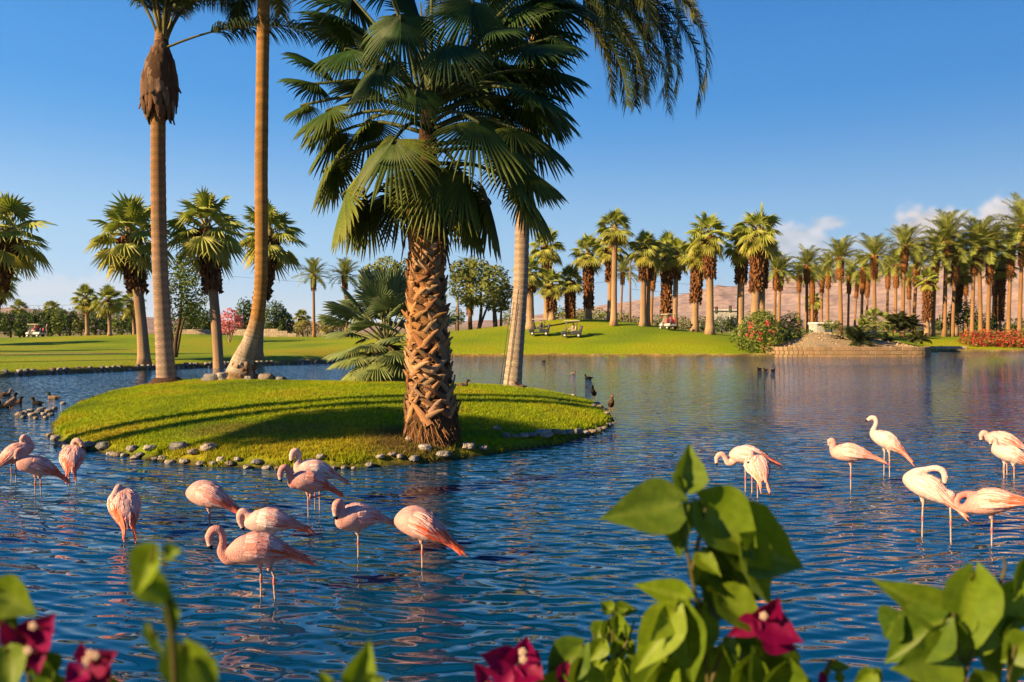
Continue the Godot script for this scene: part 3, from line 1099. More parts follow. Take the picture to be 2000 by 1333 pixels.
	# fans: hub px, hub py, hub depth offset, tip px, tip py, tip depth offset, droop
	var list := [
		[814, 179, -1.5, 800, 268, -1.9, 0.5], [785, 35, -1.2, 772, 150, -1.7, 0.4], [923, 5, -1.1, 905, 120, -1.8, 0.5], [929, 237, -1.3, 1055, 345, -1.7, 0.4],
		[771, 273, -1.3, 690, 395, -1.7, 0.4], [858, 337, -1.15, 856, 488, -1.3, 0.25], [648, 214, -0.5, 555, 268, -0.7, 0.6], [685, 99, -0.5, 598, 125, -0.8, 0.7],
		[678, 55, 0.1, 560, 20, 0.1, 0.5], [1029, 92, -0.4, 1162, 84, -0.6, 0.4], [1033, 179, -0.6, 1150, 245, -0.9, 0.4], [1010, 168, 0.2, 1140, 205, 0.4, 0.4],
		[1032, 331, -0.3, 1120, 392, -0.4, 0.3], [1024, 372, -0.1, 1090, 470, -0.1, 0.3], [954, 390, 0.4, 985, 520, 0.6, 0.25], [661, 314, 0.1, 610, 412, 0.2, 0.4],
		[676, 375, -0.5, 640, 500, -0.6, 0.3], [783, 380, 0.8, 752, 498, 1.0, 0.25], [873, 87, -1.4, 985, 105, -1.9, 0.7], [735, 100, 0.7, 640, 40, 1.0, 0.5],
		[760, -20, -0.2, 700, -120, -0.3, 0.3], [845, -60, -0.3, 850, -190, -0.4, 0.3], [930, -30, 0.3, 1000, -130, 0.4, 0.3], [1000, 20, 0.8, 1110, -30, 1.1, 0.5],
		[690, 0, 0.5, 590, -60, 0.8, 0.5], [820, 40, 1.0, 790, -60, 1.5, 0.3], [900, 150, 1.3, 930, 250, 1.8, 0.4],
		[985, 235, 1.0, 1050, 330, 1.4, 0.4], [720, 235, 0.9, 640, 330, 1.2, 0.4], [890, 385, 0.9, 905, 500, 1.1, 0.25], [960, 120, 0.9, 1060, 190, 1.3, 0.5], [1045, 265, 0.4, 1130, 330, 0.6, 0.4],
		[655, 262, 0.5, 592, 350, 0.7, 0.45], [905, 345, -0.9, 938, 470, -1.0, 0.3], [805, 350, -0.8, 785, 470, -0.9, 0.3], [690, 410, 0.2, 672, 520, 0.2, 0.25],
		[620, 165, 0.0, 545, 150, 0.1, 0.5], [1050, 40, 0.4, 1130, 20, 0.6, 0.5], [1060, 60, 1.6, 1150, 70, 2.0, 0.5], [1075, 10, 1.5, 1180, 40, 1.9, 0.5], [1050, 130, 1.6, 1150, 180, 2.0, 0.5], [1030, 210, 1.7, 1110, 290, 2.1, 0.4], [1000, -40, 1.2, 1090, -20, 1.6, 0.5], [960, 30, 1.6, 1030, 110, 2.0, 0.4], [1010, 300, 1.4, 1080, 400, 1.8, 0.3], [940, 170, 1.7, 1000, 260, 2.1, 0.4], [690, 60, 1.4, 610, 30, 1.8, 0.5], [720, 170, 1.5, 640, 190, 1.9, 0.5], [1085, 75, 0.5, 1165, 110, 0.7, 0.5], [1040, -30, 0.3, 1130, -60, 0.4, 0.5], [985, 60, 0.6, 1060, 100, 0.9, 0.5], [1020, 130, 0.9, 1090, 190, 1.2, 0.5], [975, 190, 0.8, 1040, 260, 1.1, 0.4], [600, 205, 0.2, 548, 232, 0.3, 0.4], [625, 130, 0.4, 560, 95, 0.6, 0.5], [640, 245, 0.3, 575, 290, 0.5, 0.5], [1060, 205, 0.3, 1150, 270, 0.5, 0.4], [1000, 330, -0.5, 1065, 430, -0.7, 0.3], [850, 400, 1.0, 840, 520, 1.2, 0.2], [920, 395, 0.2, 950, 510, 0.3, 0.25], [720, 395, 0.5, 700, 510, 0.6, 0.25], [640, 330, 0.4, 605, 420, 0.5, 0.35], [1075, 140, 0.0, 1170, 165, 0.1, 0.5], [740, 130, -1.3, 690, 215, -1.7, 0.5], [1000, 250, -0.9, 1095, 290, -1.3, 0.4], [960, 60, -0.9, 1060, 50, -1.2, 0.5],
	]
	var n := 0
	for q in list:
		var hub := P(q[0], q[1], d + q[2]) - base
		var tip := P(q[3], q[4], d + q[5]) - base
		var y: float = clampf(H - maxf(0.0, (q[1] - 150.0) / 330.0) * 1.9 + rr(-0.12, 0.12), 3.6, H)
		var from: Vector3 = at.call(y)[0]
		var flat := Vector3(hub.x - from.x, 0, hub.z - from.z)
		from += flat.normalized() * 0.14
		var mid := from.lerp(hub, 0.5) + Vector3(0, 0.10 + 0.12 * flat.length() * 0.5, 0)
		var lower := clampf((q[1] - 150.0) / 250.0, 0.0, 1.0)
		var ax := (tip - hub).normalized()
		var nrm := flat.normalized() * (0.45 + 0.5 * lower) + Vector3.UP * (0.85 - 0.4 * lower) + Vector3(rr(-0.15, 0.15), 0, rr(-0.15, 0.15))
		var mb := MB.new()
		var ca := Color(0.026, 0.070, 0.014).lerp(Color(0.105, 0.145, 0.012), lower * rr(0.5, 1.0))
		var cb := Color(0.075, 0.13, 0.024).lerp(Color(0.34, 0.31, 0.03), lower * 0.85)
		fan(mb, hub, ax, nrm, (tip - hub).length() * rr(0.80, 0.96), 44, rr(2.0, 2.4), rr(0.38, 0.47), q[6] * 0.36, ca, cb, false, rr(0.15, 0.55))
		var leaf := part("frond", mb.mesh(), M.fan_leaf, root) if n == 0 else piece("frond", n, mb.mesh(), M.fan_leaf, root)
		var pm := MB.new()
		pm.tube(curve([from, mid, hub, hub + ax * 0.12], 10), [0.05, 0.046, 0.042, 0.038, 0.035, 0.032, 0.03, 0.028, 0.025, 0.02, 0.006], 6, [Color(0.10, 0.12, 0.04)])
		piece("petiole", 0, pm.mesh(), M.fan_leaf, leaf)
		n += 1
	# the spear of unopened leaves and old flower stalks
	for i in 5:
		var mb := MB.new()
		var top := Vector3(rr(-0.5, 0.5), H + rr(1.2, 1.9), rr(-0.4, 0.4)) + Vector3(pts[59].x, 0, 0)
		mb.tube([pts[55], pts[59] + Vector3(0, 0.3, 0), top], [0.06, 0.05, 0.015], 6, [Color(0.14, 0.13, 0.05)])
		piece("young_leaf_spear", i, mb.mesh(), M.fan_leaf, root)
	for i in 26:
		var a := rr(0, TAU)
		var y := rr(3.9, 4.9)
		var c: Array = at.call(y)
		var mb := MB.new()
		var o: Vector3 = c[0] + Vector3(cos(a), 0, sin(a)) * c[1] * 0.95
		var e := Vector3(cos(a), 0, sin(a))
		mb.tube([o, o + e * 0.12 + Vector3.DOWN * 0.05, o + e * rr(0.12, 0.25) + Vector3.DOWN * rr(0.3, 0.7)], [0.035, 0.03, 0.008], 5, [tint(Color(0.22, 0.12, 0.06), 0.3)])
		piece("dead_stalk", i, mb.mesh(), M.boot, root)

func ringed(mb: MB, pts: Array, r0: float, r1: float, flare: float, ca: Color, cb: Color, sides := 18) -> void:
	var rads := []
	var cols := []
	var n := pts.size()
	for k in n:
		var s := float(k) / (n - 1)
		rads.append(lerpf(r0, r1, s) + flare * exp(-s * 14.0) + (0.012 if k % 2 == 0 else 0.0) + rr(-0.004, 0.004))
		cols.append(tint(ca.lerp(cb, smoothstep(0.1, 0.6, s)), 0.13) if k % 2 == 0 else ca.lerp(cb, smoothstep(0.1, 0.6, s)) * 0.72)
	mb.tube(pts, rads, sides, cols)

func queen_frond(root: Node3D, k: int, from: Vector3, dir: Vector3, length: float, arch: float, light := false, leaf_len := 0.98) -> void:
	var mb := MB.new()
	var ca := Color(0.035, 0.065, 0.022) if not light else Color(0.16, 0.17, 0.04)
	feather(mb, from, dir, length, arch, 130, leaf_len, 0.048, 0.8, 0.05, ca, Color(0.15, 0.14, 0.04), 0.26, false)
	piece("frond", k, mb.mesh(false), M.fan_leaf, root)

func island_palms() -> void:
	# tall trunk with a bulb of old leaf bases
	var d := 29.2
	var base := P(325, 650, d)
	base.y = isle(base.x, base.z) - 0.1
	var root := thing("feather_palm", "tall straight palm on the island with a ragged brown bulb under its leaves", "palm tree", base)
	var way := []
	for q in [[325, 742], [318, 640], [312, 500], [310, 350], [311, 215], [316, 105], [320, 60]]:
		way.append(P(q[0], q[1], d) - base)
	way[0].y = 0.0
	var mb := MB.new()
	ringed(mb, curve(way, 110), 0.29, 0.235, 0.12, Color(0.54, 0.41, 0.33), Color(0.46, 0.26, 0.12))
	part("trunk", mb.mesh(), M.ringed_bark, root)
	var b := MB.new()
	b.tube([way[0] + Vector3(0, -0.1, 0), way[0] + Vector3(0, 0.12, 0), way[0] + Vector3(0, 0.3, 0)], [0.72, 0.64, 0.42], 16, [Color(0.10, 0.06, 0.045)])
	part("root_mass", b.mesh(), M.bark, root)
	var lo := P(311, 225, d) - base
	var hi := P(318, 95, d) - base
	var k := 0
	for i in 120:
		var t := (i + rng.randf()) / 120.0
		var az := i * 2.39996 + rr(-0.2, 0.2)
		var prof := 0.34 + 0.42 * pow(sin(PI * clampf(t * 0.85 + 0.12, 0.0, 1.0)), 1.1) * (1.0 - 0.25 * t)
		var e := Vector3(cos(az), 0, sin(az))
		var s := Vector3(-sin(az), 0, cos(az))
		var o := lo.lerp(hi, t)
		var l := rr(0.55, 0.95)
		var tone := tint([Color(0.20, 0.12, 0.08), Color(0.30, 0.20, 0.14), Color(0.14, 0.08, 0.05), Color(0.24, 0.13, 0.07)][i % 4], 0.25)
		var w := rr(0.07, 0.13)
		var m := MB.new()
		var prev := -1
		for j in 4:
			var u := j / 3.0
			var c := o + Vector3.UP * l * (u - 0.5) + e * (prof - 0.10 * (1.0 - u) * (1.0 - u) * 0.6 - 0.22 * u * t + (0.10 if j == 0 and i % 5 == 0 else 0.0))
			var ww := w * (0.55 + 0.75 * sin(PI * (0.15 + 0.75 * u))) if j > 0 else w * 0.45
			var q := m.pt(c - s * ww - e * 0.03, tone)
			m.pt(c + e * 0.025, tone)
			m.pt(c + s * ww - e * 0.03, tone * 0.8)
			if prev >= 0:
				m.quad(prev + 1, prev, q, q + 1)
				m.quad(prev + 2, prev + 1, q + 1, q + 2)
			prev = q
		piece("leaf_base", k, m.mesh(), M.boot, root)
		k += 1
	var bulb := MB.new()
	bulb.tube([lo, lo.lerp(hi, 0.2), lo.lerp(hi, 0.5), lo.lerp(hi, 0.8), hi, hi + Vector3(0, 0.9, 0)], [0.34, 0.58, 0.66, 0.5, 0.28, 0.16], 14, [Color(0.12, 0.07, 0.045)])
	part("bulb_core", bulb.mesh(), M.bark, root)
	var top := P(320, 85, d) - base
	for i in 9:
		var a := TAU * i / 9.0 + 0.3
		queen_frond(root, i, top + Vector3(cos(a), 0, sin(a)) * 0.12, Vector3(cos(a) * 0.3, 1.0, sin(a) * 0.3), rr(4.6, 5.4), rr(1.35, 1.75), i % 2 == 0)
	queen_frond(root, 9, top + Vector3(0.22, -0.25, 0.15), Vector3(0.95, 0.36, 0.05), 6.8, 0.85, false, 1.15)
	var shoots := 0
	for i in 7:
		var m := MB.new()
		var a := TAU * i / 7.0
		m.tube([top, top + Vector3(cos(a) * 0.22, 1.0, sin(a) * 0.22), top + Vector3(cos(a) * 0.55, 2.3, sin(a) * 0.5)], [0.10, 0.075, 0.04], 7, [Color(0.26, 0.20, 0.07)])
		piece("leaf_stalk", shoots, m.mesh(), M.fan_leaf, root)
		shoots += 1

	# leaning trunk with a pale gnarled foot
	d = 28.4
	base = P(470, 650, d)
	base.y = isle(base.x, base.z) - 0.1
	root = thing("feather_palm", "leaning palm trunk on the island, pale gnarled foot and orange upper trunk", "palm tree", base)
	way = []
	for q in [[466, 738], [474, 705], [488, 668], [502, 620], [509, 560], [511, 470], [511, 340], [513, 200], [515, 90], [517, 0], [520, -90]]:
		way.append(P(q[0], q[1], d) - base)
	way[0].y = -0.05
	mb = MB.new()
	var pts := curve(way, 120)
	var rads := []
	var cols := []
	var gn := FastNoiseLite.new()
	gn.seed = 5
	for i in pts.size():
		var s := i / 120.0
		rads.append(0.245 + 0.25 * exp(-pow(s / 0.15, 2.0)) + 0.20 * exp(-pow(s / 0.05, 2.0)) - 0.03 * s + (0.008 if i % 2 else 0.0) + 0.025 * gn.get_noise_1d(i * 9.0) * (1.0 - s))
		var c := Color(0.60, 0.51, 0.41) if s > 0.05 else Color(0.38, 0.25, 0.14)
		cols.append(tint(c.lerp(Color(0.52, 0.28, 0.09), smoothstep(0.20, 0.32, s + 0.03 * gn.get_noise_1d(i * 30.0))), 0.14) * (0.78 if i % 2 else 1.0))
	mb.tube(pts, rads, 22, cols)
	part("trunk", mb.mesh(), M.ringed_bark, root)
	mb = MB.new()
	for i in 40:
		var a := rr(0, TAU)
		var y := rr(0.0, 0.75)
		mb.ball(Vector3(cos(a) * (0.52 - 0.2 * y) + y * 0.15 - 0.02, y, sin(a) * (0.52 - 0.2 * y)), Vector3(rr(0.06, 0.13), rr(0.07, 0.16), rr(0.06, 0.13)), tint([Color(0.30, 0.18, 0.09), Color(0.17, 0.10, 0.06), Color(0.42, 0.32, 0.24)][i % 3], 0.25), 7, 5)
	part("gnarled_root_burl", mb.mesh(), M.bark, root, "stuff")
	top = P(520, -90, d) - base
	for i in 13:
		var a := TAU * i / 13.0 + 0.2
		queen_frond(root, i, top, Vector3(cos(a), rr(0.2, 0.9), sin(a)), rr(4.2, 5.0), rr(1.4, 2.1), i % 3 == 0)

	# pale ringed trunk behind the big fan palm
	d = 27.2
	base = P(1000, 650, d)
	base.y = maxf(0.25, isle(base.x, base.z)) - 0.1
	root = thing("feather_palm", "pale ringed palm trunk leaning behind the large fan palm, feathery crown hanging over it", "palm tree", base)
	way = []
	for q in [[1000, 750], [1010, 650], [1017, 550], [1021, 430], [1030, 300], [1040, 150], [1052, 20], [1064, -30]]:
		way.append(P(q[0], q[1], d) - base)
	way[0].y = -0.05
	mb = MB.new()
	ringed(mb, curve(way, 130), 0.265, 0.225, 0.09, Color(0.64, 0.53, 0.43), Color(0.50, 0.34, 0.23))
	part("trunk", mb.mesh(), M.ringed_bark, root)
	top = P(1064, -30, d) - base
	var dirs := [[0.5, 0.0, 0.9, 5.6, 1.6], [0.7, 0.2, 0.75, 6.4, 1.9], [0.9, 0.35, 0.5, 7.0, 2.2], [0.6, -0.2, -0.3, 5.6, 1.3], [1.0, 0.06, 0.2, 8.2, 1.9], [0.95, 0.2, 0.3, 8.4, 2.1], [0.8, -0.3, 0.5, 7.4, 1.3], [1.0, 0.10, 0.1, 7.2, 2.0], [0.95, -0.05, 0.35, 6.8, 1.75], [1.0, -0.2, -0.2, 6.0, 1.5], [0.85, -0.4, 0.3, 5.8, 1.1], [1.0, 0.22, -0.1, 7.2, 2.3], [0.9, -0.2, 0.6, 6.4, 1.5], [0.6, -0.5, 0.3, 5.2, 1.0], [0.85, 0.0, -0.5, 6.4, 1.8], [0.6, 0.3, 0.9, 5.6, 1.9], [0.2, 0.4, 1.0, 5.4, 1.9], [-0.6, 0.5, 0.7, 5.2, 1.8], [-1.0, 0.4, 0.1, 5.2, 1.8], [-0.6, 0.5, -0.8, 5.2, 1.8], [0.1, 0.5, -1.0, 5.2, 1.8], [0.5, 1.0, 0.2, 5.0, 1.7], [-0.4, 1.0, 0.3, 5.0, 1.6], [0.1, 1.0, -0.4, 5.0, 1.6], [0.75, -0.1, 0.3, 5.0, 1.35], [1.0, 0.75, -0.1, 6.8, 2.1]]
	for i in dirs.size():
		var q: Array = dirs[i]
		queen_frond(root, i, top, Vector3(q[0], q[1], q[2]), q[3], q[4], i % 4 == 1)
	for side in [[982, 750, 1003, 560], [986, 750, 1004, 590]]:
		var wire := MB.new()
		wire.tube([P(side[0] - 5.0, side[1], d - 0.4) - base, P(side[2], side[3], d - 0.35) - base], [0.012, 0.012], 5, [Color(0.05, 0.05, 0.05)])
		part("cable", wire.mesh(), M.matte, root)

	# low bushy fan palm
	d = 28.6
	base = P(755, 650, d)
	base.y = isle(base.x, base.z) - 0.08
	root = thing("fan_palm", "bushy blue green fan palm with a short stumpy trunk behind the large fan palm", "palm tree", base)
	mb = MB.new()
	mb.tube([Vector3(0, 0, 0), Vector3(0, 0.3, 0), Vector3(0, 0.8, 0), Vector3(0, 1.4, 0)], [0.40, 0.38, 0.40, 0.3], 16, [Color(0.36, 0.24, 0.11), Color(0.38, 0.25, 0.11), Color(0.14, 0.08, 0.04)])
	part("trunk", mb.mesh(), M.bark, root)
	part("dead_leaf_skirt", shag(Vector3(0, 0.45, 0), Vector3(0, 1.5, 0), 0.40, 0.45, 130, 0.4, [Color(0.10, 0.055, 0.03), Color(0.17, 0.09, 0.045), Color(0.28, 0.18, 0.09)]).mesh(false), M.dead_leaf, root, "stuff")
	var n := 0
	for i in 56:
		var t := i / 55.0
		var el := deg_to_rad(lerpf(82.0, -42.0, pow(t, 0.9)) + rr(-8, 8))
		var az := i * 2.39996 + rr(-0.2, 0.2)
		if i < 3:
			az = [1.6, 4.0, 0.4][i]
		var dir := Vector3(cos(el) * cos(az), sin(el), cos(el) * sin(az))
		var o := Vector3(0, lerpf(1.7, 1.2, t), 0)
		var l := rr(1.0, 1.3) + (0.55 if i < 26 else 0.1)
		var hub := o + dir * l + Vector3(0, -0.12 * cos(el), 0)
		var ax := (dir + Vector3(0, -0.35 * cos(el), 0)).normalized()
		var nr := Vector3(-sin(el) * cos(az), cos(el), -sin(el) * sin(az))
		var m := MB.new()
		var ca := Color(0.19, 0.28, 0.14).lerp(Color(0.30, 0.33, 0.07), clampf(t * 1.3 - 0.4, 0.0, 1.0))
		m.tube([o, o + dir * l * 0.5, hub], [0.03, 0.025, 0.015], 5, [Color(0.28, 0.28, 0.10)], false)
		fan(m, hub, ax, nr, rr(1.05, 1.35), 34, 1.9, 0.55, 0.08, ca, Color(0.26, 0.30, 0.13))
		piece("frond", n, m.mesh(), M.fan_leaf, root)
		n += 1

# ---------------------------------------------------------------- flamingos
const KX := [0.245, 0.20, 0.12, 0.02, -0.10, -0.21, -0.32, -0.43]
const KY := [-0.03, -0.02, 0.0, 0.012, 0.012, 0.0, -0.02, -0.05]
const KR := [0.045, 0.095, 0.142, 0.158, 0.145, 0.105, 0.06, 0.016]

func body_at(s: float, pitch: float) -> Array:    # centre, radius, forward, up of the trunk at s
	var f := clampf(s, 0.0, 1.0) * 7.0
	var i := mini(int(f), 6)
	var t := f - i
	var c := Vector3(lerpf(KX[i], KX[i + 1], t), lerpf(KY[i], KY[i + 1], t), 0)
	var up := Vector3.UP.rotated(Vector3(0, 0, 1), pitch)
	return [c.rotated(Vector3(0, 0, 1), pitch), lerpf(KR[i], KR[i + 1], t), up]

# q: px, water py, heading in degrees (0 = to the right of the picture), body height, pitch, neck points, bill tip, legs, whiteness, orange, label
func flamingo(q: Dictionary) -> void:
	var d: float = EYE * FOC / (q.wy - 650.0)
	var at := P(q.px, q.wy, d)
	at.y = 0.0
	# headings are given as seen from the bank
	var root := thing("flamingo", q.label, "flamingo", at, deg_to_rad(q.yaw) - atan2(at.x, -at.z), "flamingos wading in the pond")
	root.scale = Vector3.ONE * 0.87
	var H: float = q.h / 0.87 - 0.01
	var pitch := deg_to_rad(q.pitch)
	var o := Vector3(0, H, 0)
	var pale := Color(0.74, 0.415, 0.375).lerp(Color(0.80, 0.69, 0.64), q.white)
	var rose := Color(0.70, 0.30, 0.26).lerp(Color(0.75, 0.55, 0.49), q.white)
	var flame := Color(0.80, 0.12, 0.03).lerp(Color(0.72, 0.24, 0.15), q.get("dull", 0.0))
	var bones := []
	for i in 7:
		var a := Vector3(KX[i], KY[i], 0).rotated(Vector3(0, 0, 1), pitch) + o
		var b := Vector3(KX[i + 1], KY[i + 1], 0).rotated(Vector3(0, 0, 1), pitch) + o
		for w in [-0.028, 0.028]:
			bones.append([a + Vector3(0, 0, w), b + Vector3(0, 0, w), KR[i] * 0.93, KR[i + 1] * 0.93])
	var np := curve(q.neck, 16)
	for i in 16:
		var t := i / 15.0
		var r0 := lerpf(0.062, 0.033, clampf(t * 2.4, 0, 1)) - 0.004 * t
		var t1 := (i + 1) / 15.0
		bones.append([np[i] + o, np[i + 1] + o, r0, lerpf(0.062, 0.033, clampf(t1 * 2.4, 0, 1)) - 0.004 * t1])
	for leg in q.legs:
		bones.append([o + Vector3(leg[0], -0.07, leg[1] * 0.8), o + Vector3(leg[0] + 0.01, -0.20, leg[1]), 0.065, 0.022])
	var mb := MB.new()
	var neck0: Vector3 = q.neck[0] + o
	var tail := Vector3(-0.36, -0.04, 0).rotated(Vector3(0, 0, 1), pitch) + o
	var paint := func(p: Vector3) -> Color:
		var c := pale
		c = c.lerp(rose, clampf((p.x - 0.16) * 6.0, 0.0, 0.8))
		c = c.lerp(flame, smoothstep(0.20, 0.03, p.distance_to(tail)) * 0.8)
		return c * (0.95 + 0.1 * sin(p.x * 90.0 + p.y * 60.0) * sin(p.z * 80.0))
	sdf(mb, bones, 0.0125 if d < 10.5 else 0.015, 0.035, paint)
	# head and bill on a finer grid
	var hp: Vector3 = np[16] + o
	var bt: Vector3 = q.bill + o
	var fw: Vector3 = (bt - hp).normalized()
	var back: Vector3 = (np[16] - np[14]).normalized()
	var kink := hp.lerp(bt, 0.52) + (back * 0.018)
	var hb := [[hp - back * 0.05, hp, 0.030, 0.036], [hp, hp + fw * 0.035 + back * 0.012, 0.038, 0.030], [hp + fw * 0.035 + back * 0.012, kink, 0.029, 0.0225], [kink, bt, 0.0225, 0.010]]
	var L := hp.distance_to(bt)
	var head_paint := func(p: Vector3) -> Color:
		var t := (p - hp).dot(fw) / L
		if t > 0.66:
			return Color(0.012, 0.01, 0.01)
		if t > 0.36:
			return Color(0.78, 0.62, 0.55)
		return rose.lerp(pale, 0.5)
	sdf(mb, hb, 0.006, 0.02, head_paint)
	var sidev := fw.cross(back)
	if sidev.length() < 0.2:
		sidev = Vector3(0, 0, 1)
	sidev = sidev.normalized()
	for s in [-1.0, 1.0]:
		mb.ball(hp + fw * 0.016 + sidev * s * 0.034, Vector3.ONE * 0.008, Color(0.75, 0.6, 0.25), 6, 5)
		mb.ball(hp + fw * 0.016 + sidev * s * 0.039, Vector3.ONE * 0.005, Color(0.01, 0.01, 0.01), 6, 4)
	# legs, from inside the belly to the mud
	for leg in q.legs:
		var hip := o + Vector3(leg[0], -0.13, leg[1])
		var shin := Color(0.58, 0.47, 0.38)
		var pink := Color(0.56, 0.20, 0.19)
		var path := []
		if leg.size() > 3:                        # raised and folded back
			path = [hip, o + Vector3(leg[0] + 0.03, -0.24, leg[1]), o + Vector3(leg[0] - 0.20, -0.21, leg[1]), o + Vector3(leg[0] - 0.23, -0.20, leg[1])]
			mb.tube(path, [0.022, 0.018, 0.012, 0.010], 8, [rose, pink, shin, pink])
		else:
			var knee := Vector3(leg[0] + leg[2] * 0.4, leg[3] if leg.size() == 4 else H * 0.36, leg[1])
			var toe := Vector3(leg[0] + leg[2], -0.72, leg[1])
			path = [hip, hip.lerp(knee, 0.4), knee + Vector3(0, 0.05, 0), knee + Vector3(0, 0.02, 0), knee, knee + Vector3(0, -0.025, 0), knee + Vector3(0, -0.055, 0), knee.lerp(toe, 0.5), toe]
			mb.tube(path, [0.024, 0.0125, 0.0105, 0.014, 0.0155, 0.013, 0.0095, 0.009, 0.011], 8, [rose, shin.lerp(rose, 0.3), shin, pink, pink, pink, shin, shin, pink])
	part("body", mb.mesh(), M.plumage, root)
	# folded wings: overlapping feathers laid on the flanks
	for s in [-1.0, 1.0]:
		var wg := MB.new()
		for row in 9:
			for j in 14:
				var sx := 0.17 + j * 0.05 + rr(-0.02, 0.02) + 0.014 * row
				var th := deg_to_rad(8.0 + row * 11.0 + rr(-4, 4))
				if sx > 0.88:
					continue
				var deep := (row >= 6 and j >= 2) or (row >= 4 and j >= 6) or (row >= 1 and j >= 9)
				var col := tint(pale.lerp(Color(0.84, 0.72, 0.66), rng.randf() * 0.5) if rng.randf() < 0.5 else pale.lerp(rose.lerp(flame, 0.35), rng.randf()), 0.12)
				if deep and rng.randf() < q.get("orange", 0.7) * 0.9:
					col = tint(flame.lerp(rose, rr(0.0, 0.5)), 0.15)
				elif rng.randf() < 0.06:
					col = tint(flame.lerp(pale, 0.5), 0.12)
				var len := rr(0.13, 0.19) if row < 6 else rr(0.18, 0.27)
				_feather(wg, sx, th, len, rr(0.016, 0.025), s, pitch, o, col, col.lerp(Color(0.9, 0.74, 0.66), 0.4) if not deep else col, 0.006 + 0.0016 * row + rr(0.0, 0.006))
		for j in 9:                               # long quills over the tail
			var col := tint(flame.lerp(rose, rr(0.0, 0.35 + 0.5 * q.white)), 0.15)
			if j == 8 and q.get("dark", 0.0) > 0.0:
				col = Color(0.03, 0.02, 0.02)
			_feather(wg, 0.60 + 0.03 * j, deg_to_rad(42.0 + 9.0 * j), rr(0.34, 0.44) - 0.012 * j, 0.022, s, pitch, o, col, col.lerp(Color(0.85, 0.35, 0.2), 0.3), 0.02)
		part("wing", wg.mesh(false), M.feather, root, "stuff")

func _feather(mb: MB, s: float, th: float, length: float, w: float, side: float, pitch: float, o: Vector3, ca: Color, cb: Color, lift: float) -> void:
	var prev := -1
	for k in 5:
		var t := k / 4.0
		var b := body_at(s + t * length / 0.675, pitch)
		var over := maxf(0.0, s + t * length / 0.675 - 1.0) * 0.675
		var up: Vector3 = b[2]
		var back := Vector3(-1, 0, 0).rotated(Vector3(0, 0, 1), pitch)
		var a := th + 0.22 * t
		var n := (up * cos(a) + Vector3(0, 0, side) * sin(a)).normalized()
		var tang := (n.cross(back)).normalized() * side
		var widen: float = 0.028 * absf(sin(a))
		var c: Vector3 = o + b[0] + n * (b[1] * 0.96 + lift + 0.013 * t) + Vector3(0, 0, side * widen) + back * over - up * over * 0.35
		var ww: float = w * [0.55, 1.0, 0.95, 0.66, 0.06][k]
		var col := ca.lerp(cb, smoothstep(0.3, 1.0, t))
		var q := mb.pt(c - tang * ww - n * 0.004, col)
		mb.pt(c + n * 0.003, ca)
		mb.pt(c + tang * ww - n * 0.004, col)
		if prev >= 0:
			mb.quad(prev, prev + 1, q + 1, q)
			mb.quad(prev + 1, prev + 2, q + 2, q + 1)
		prev = q

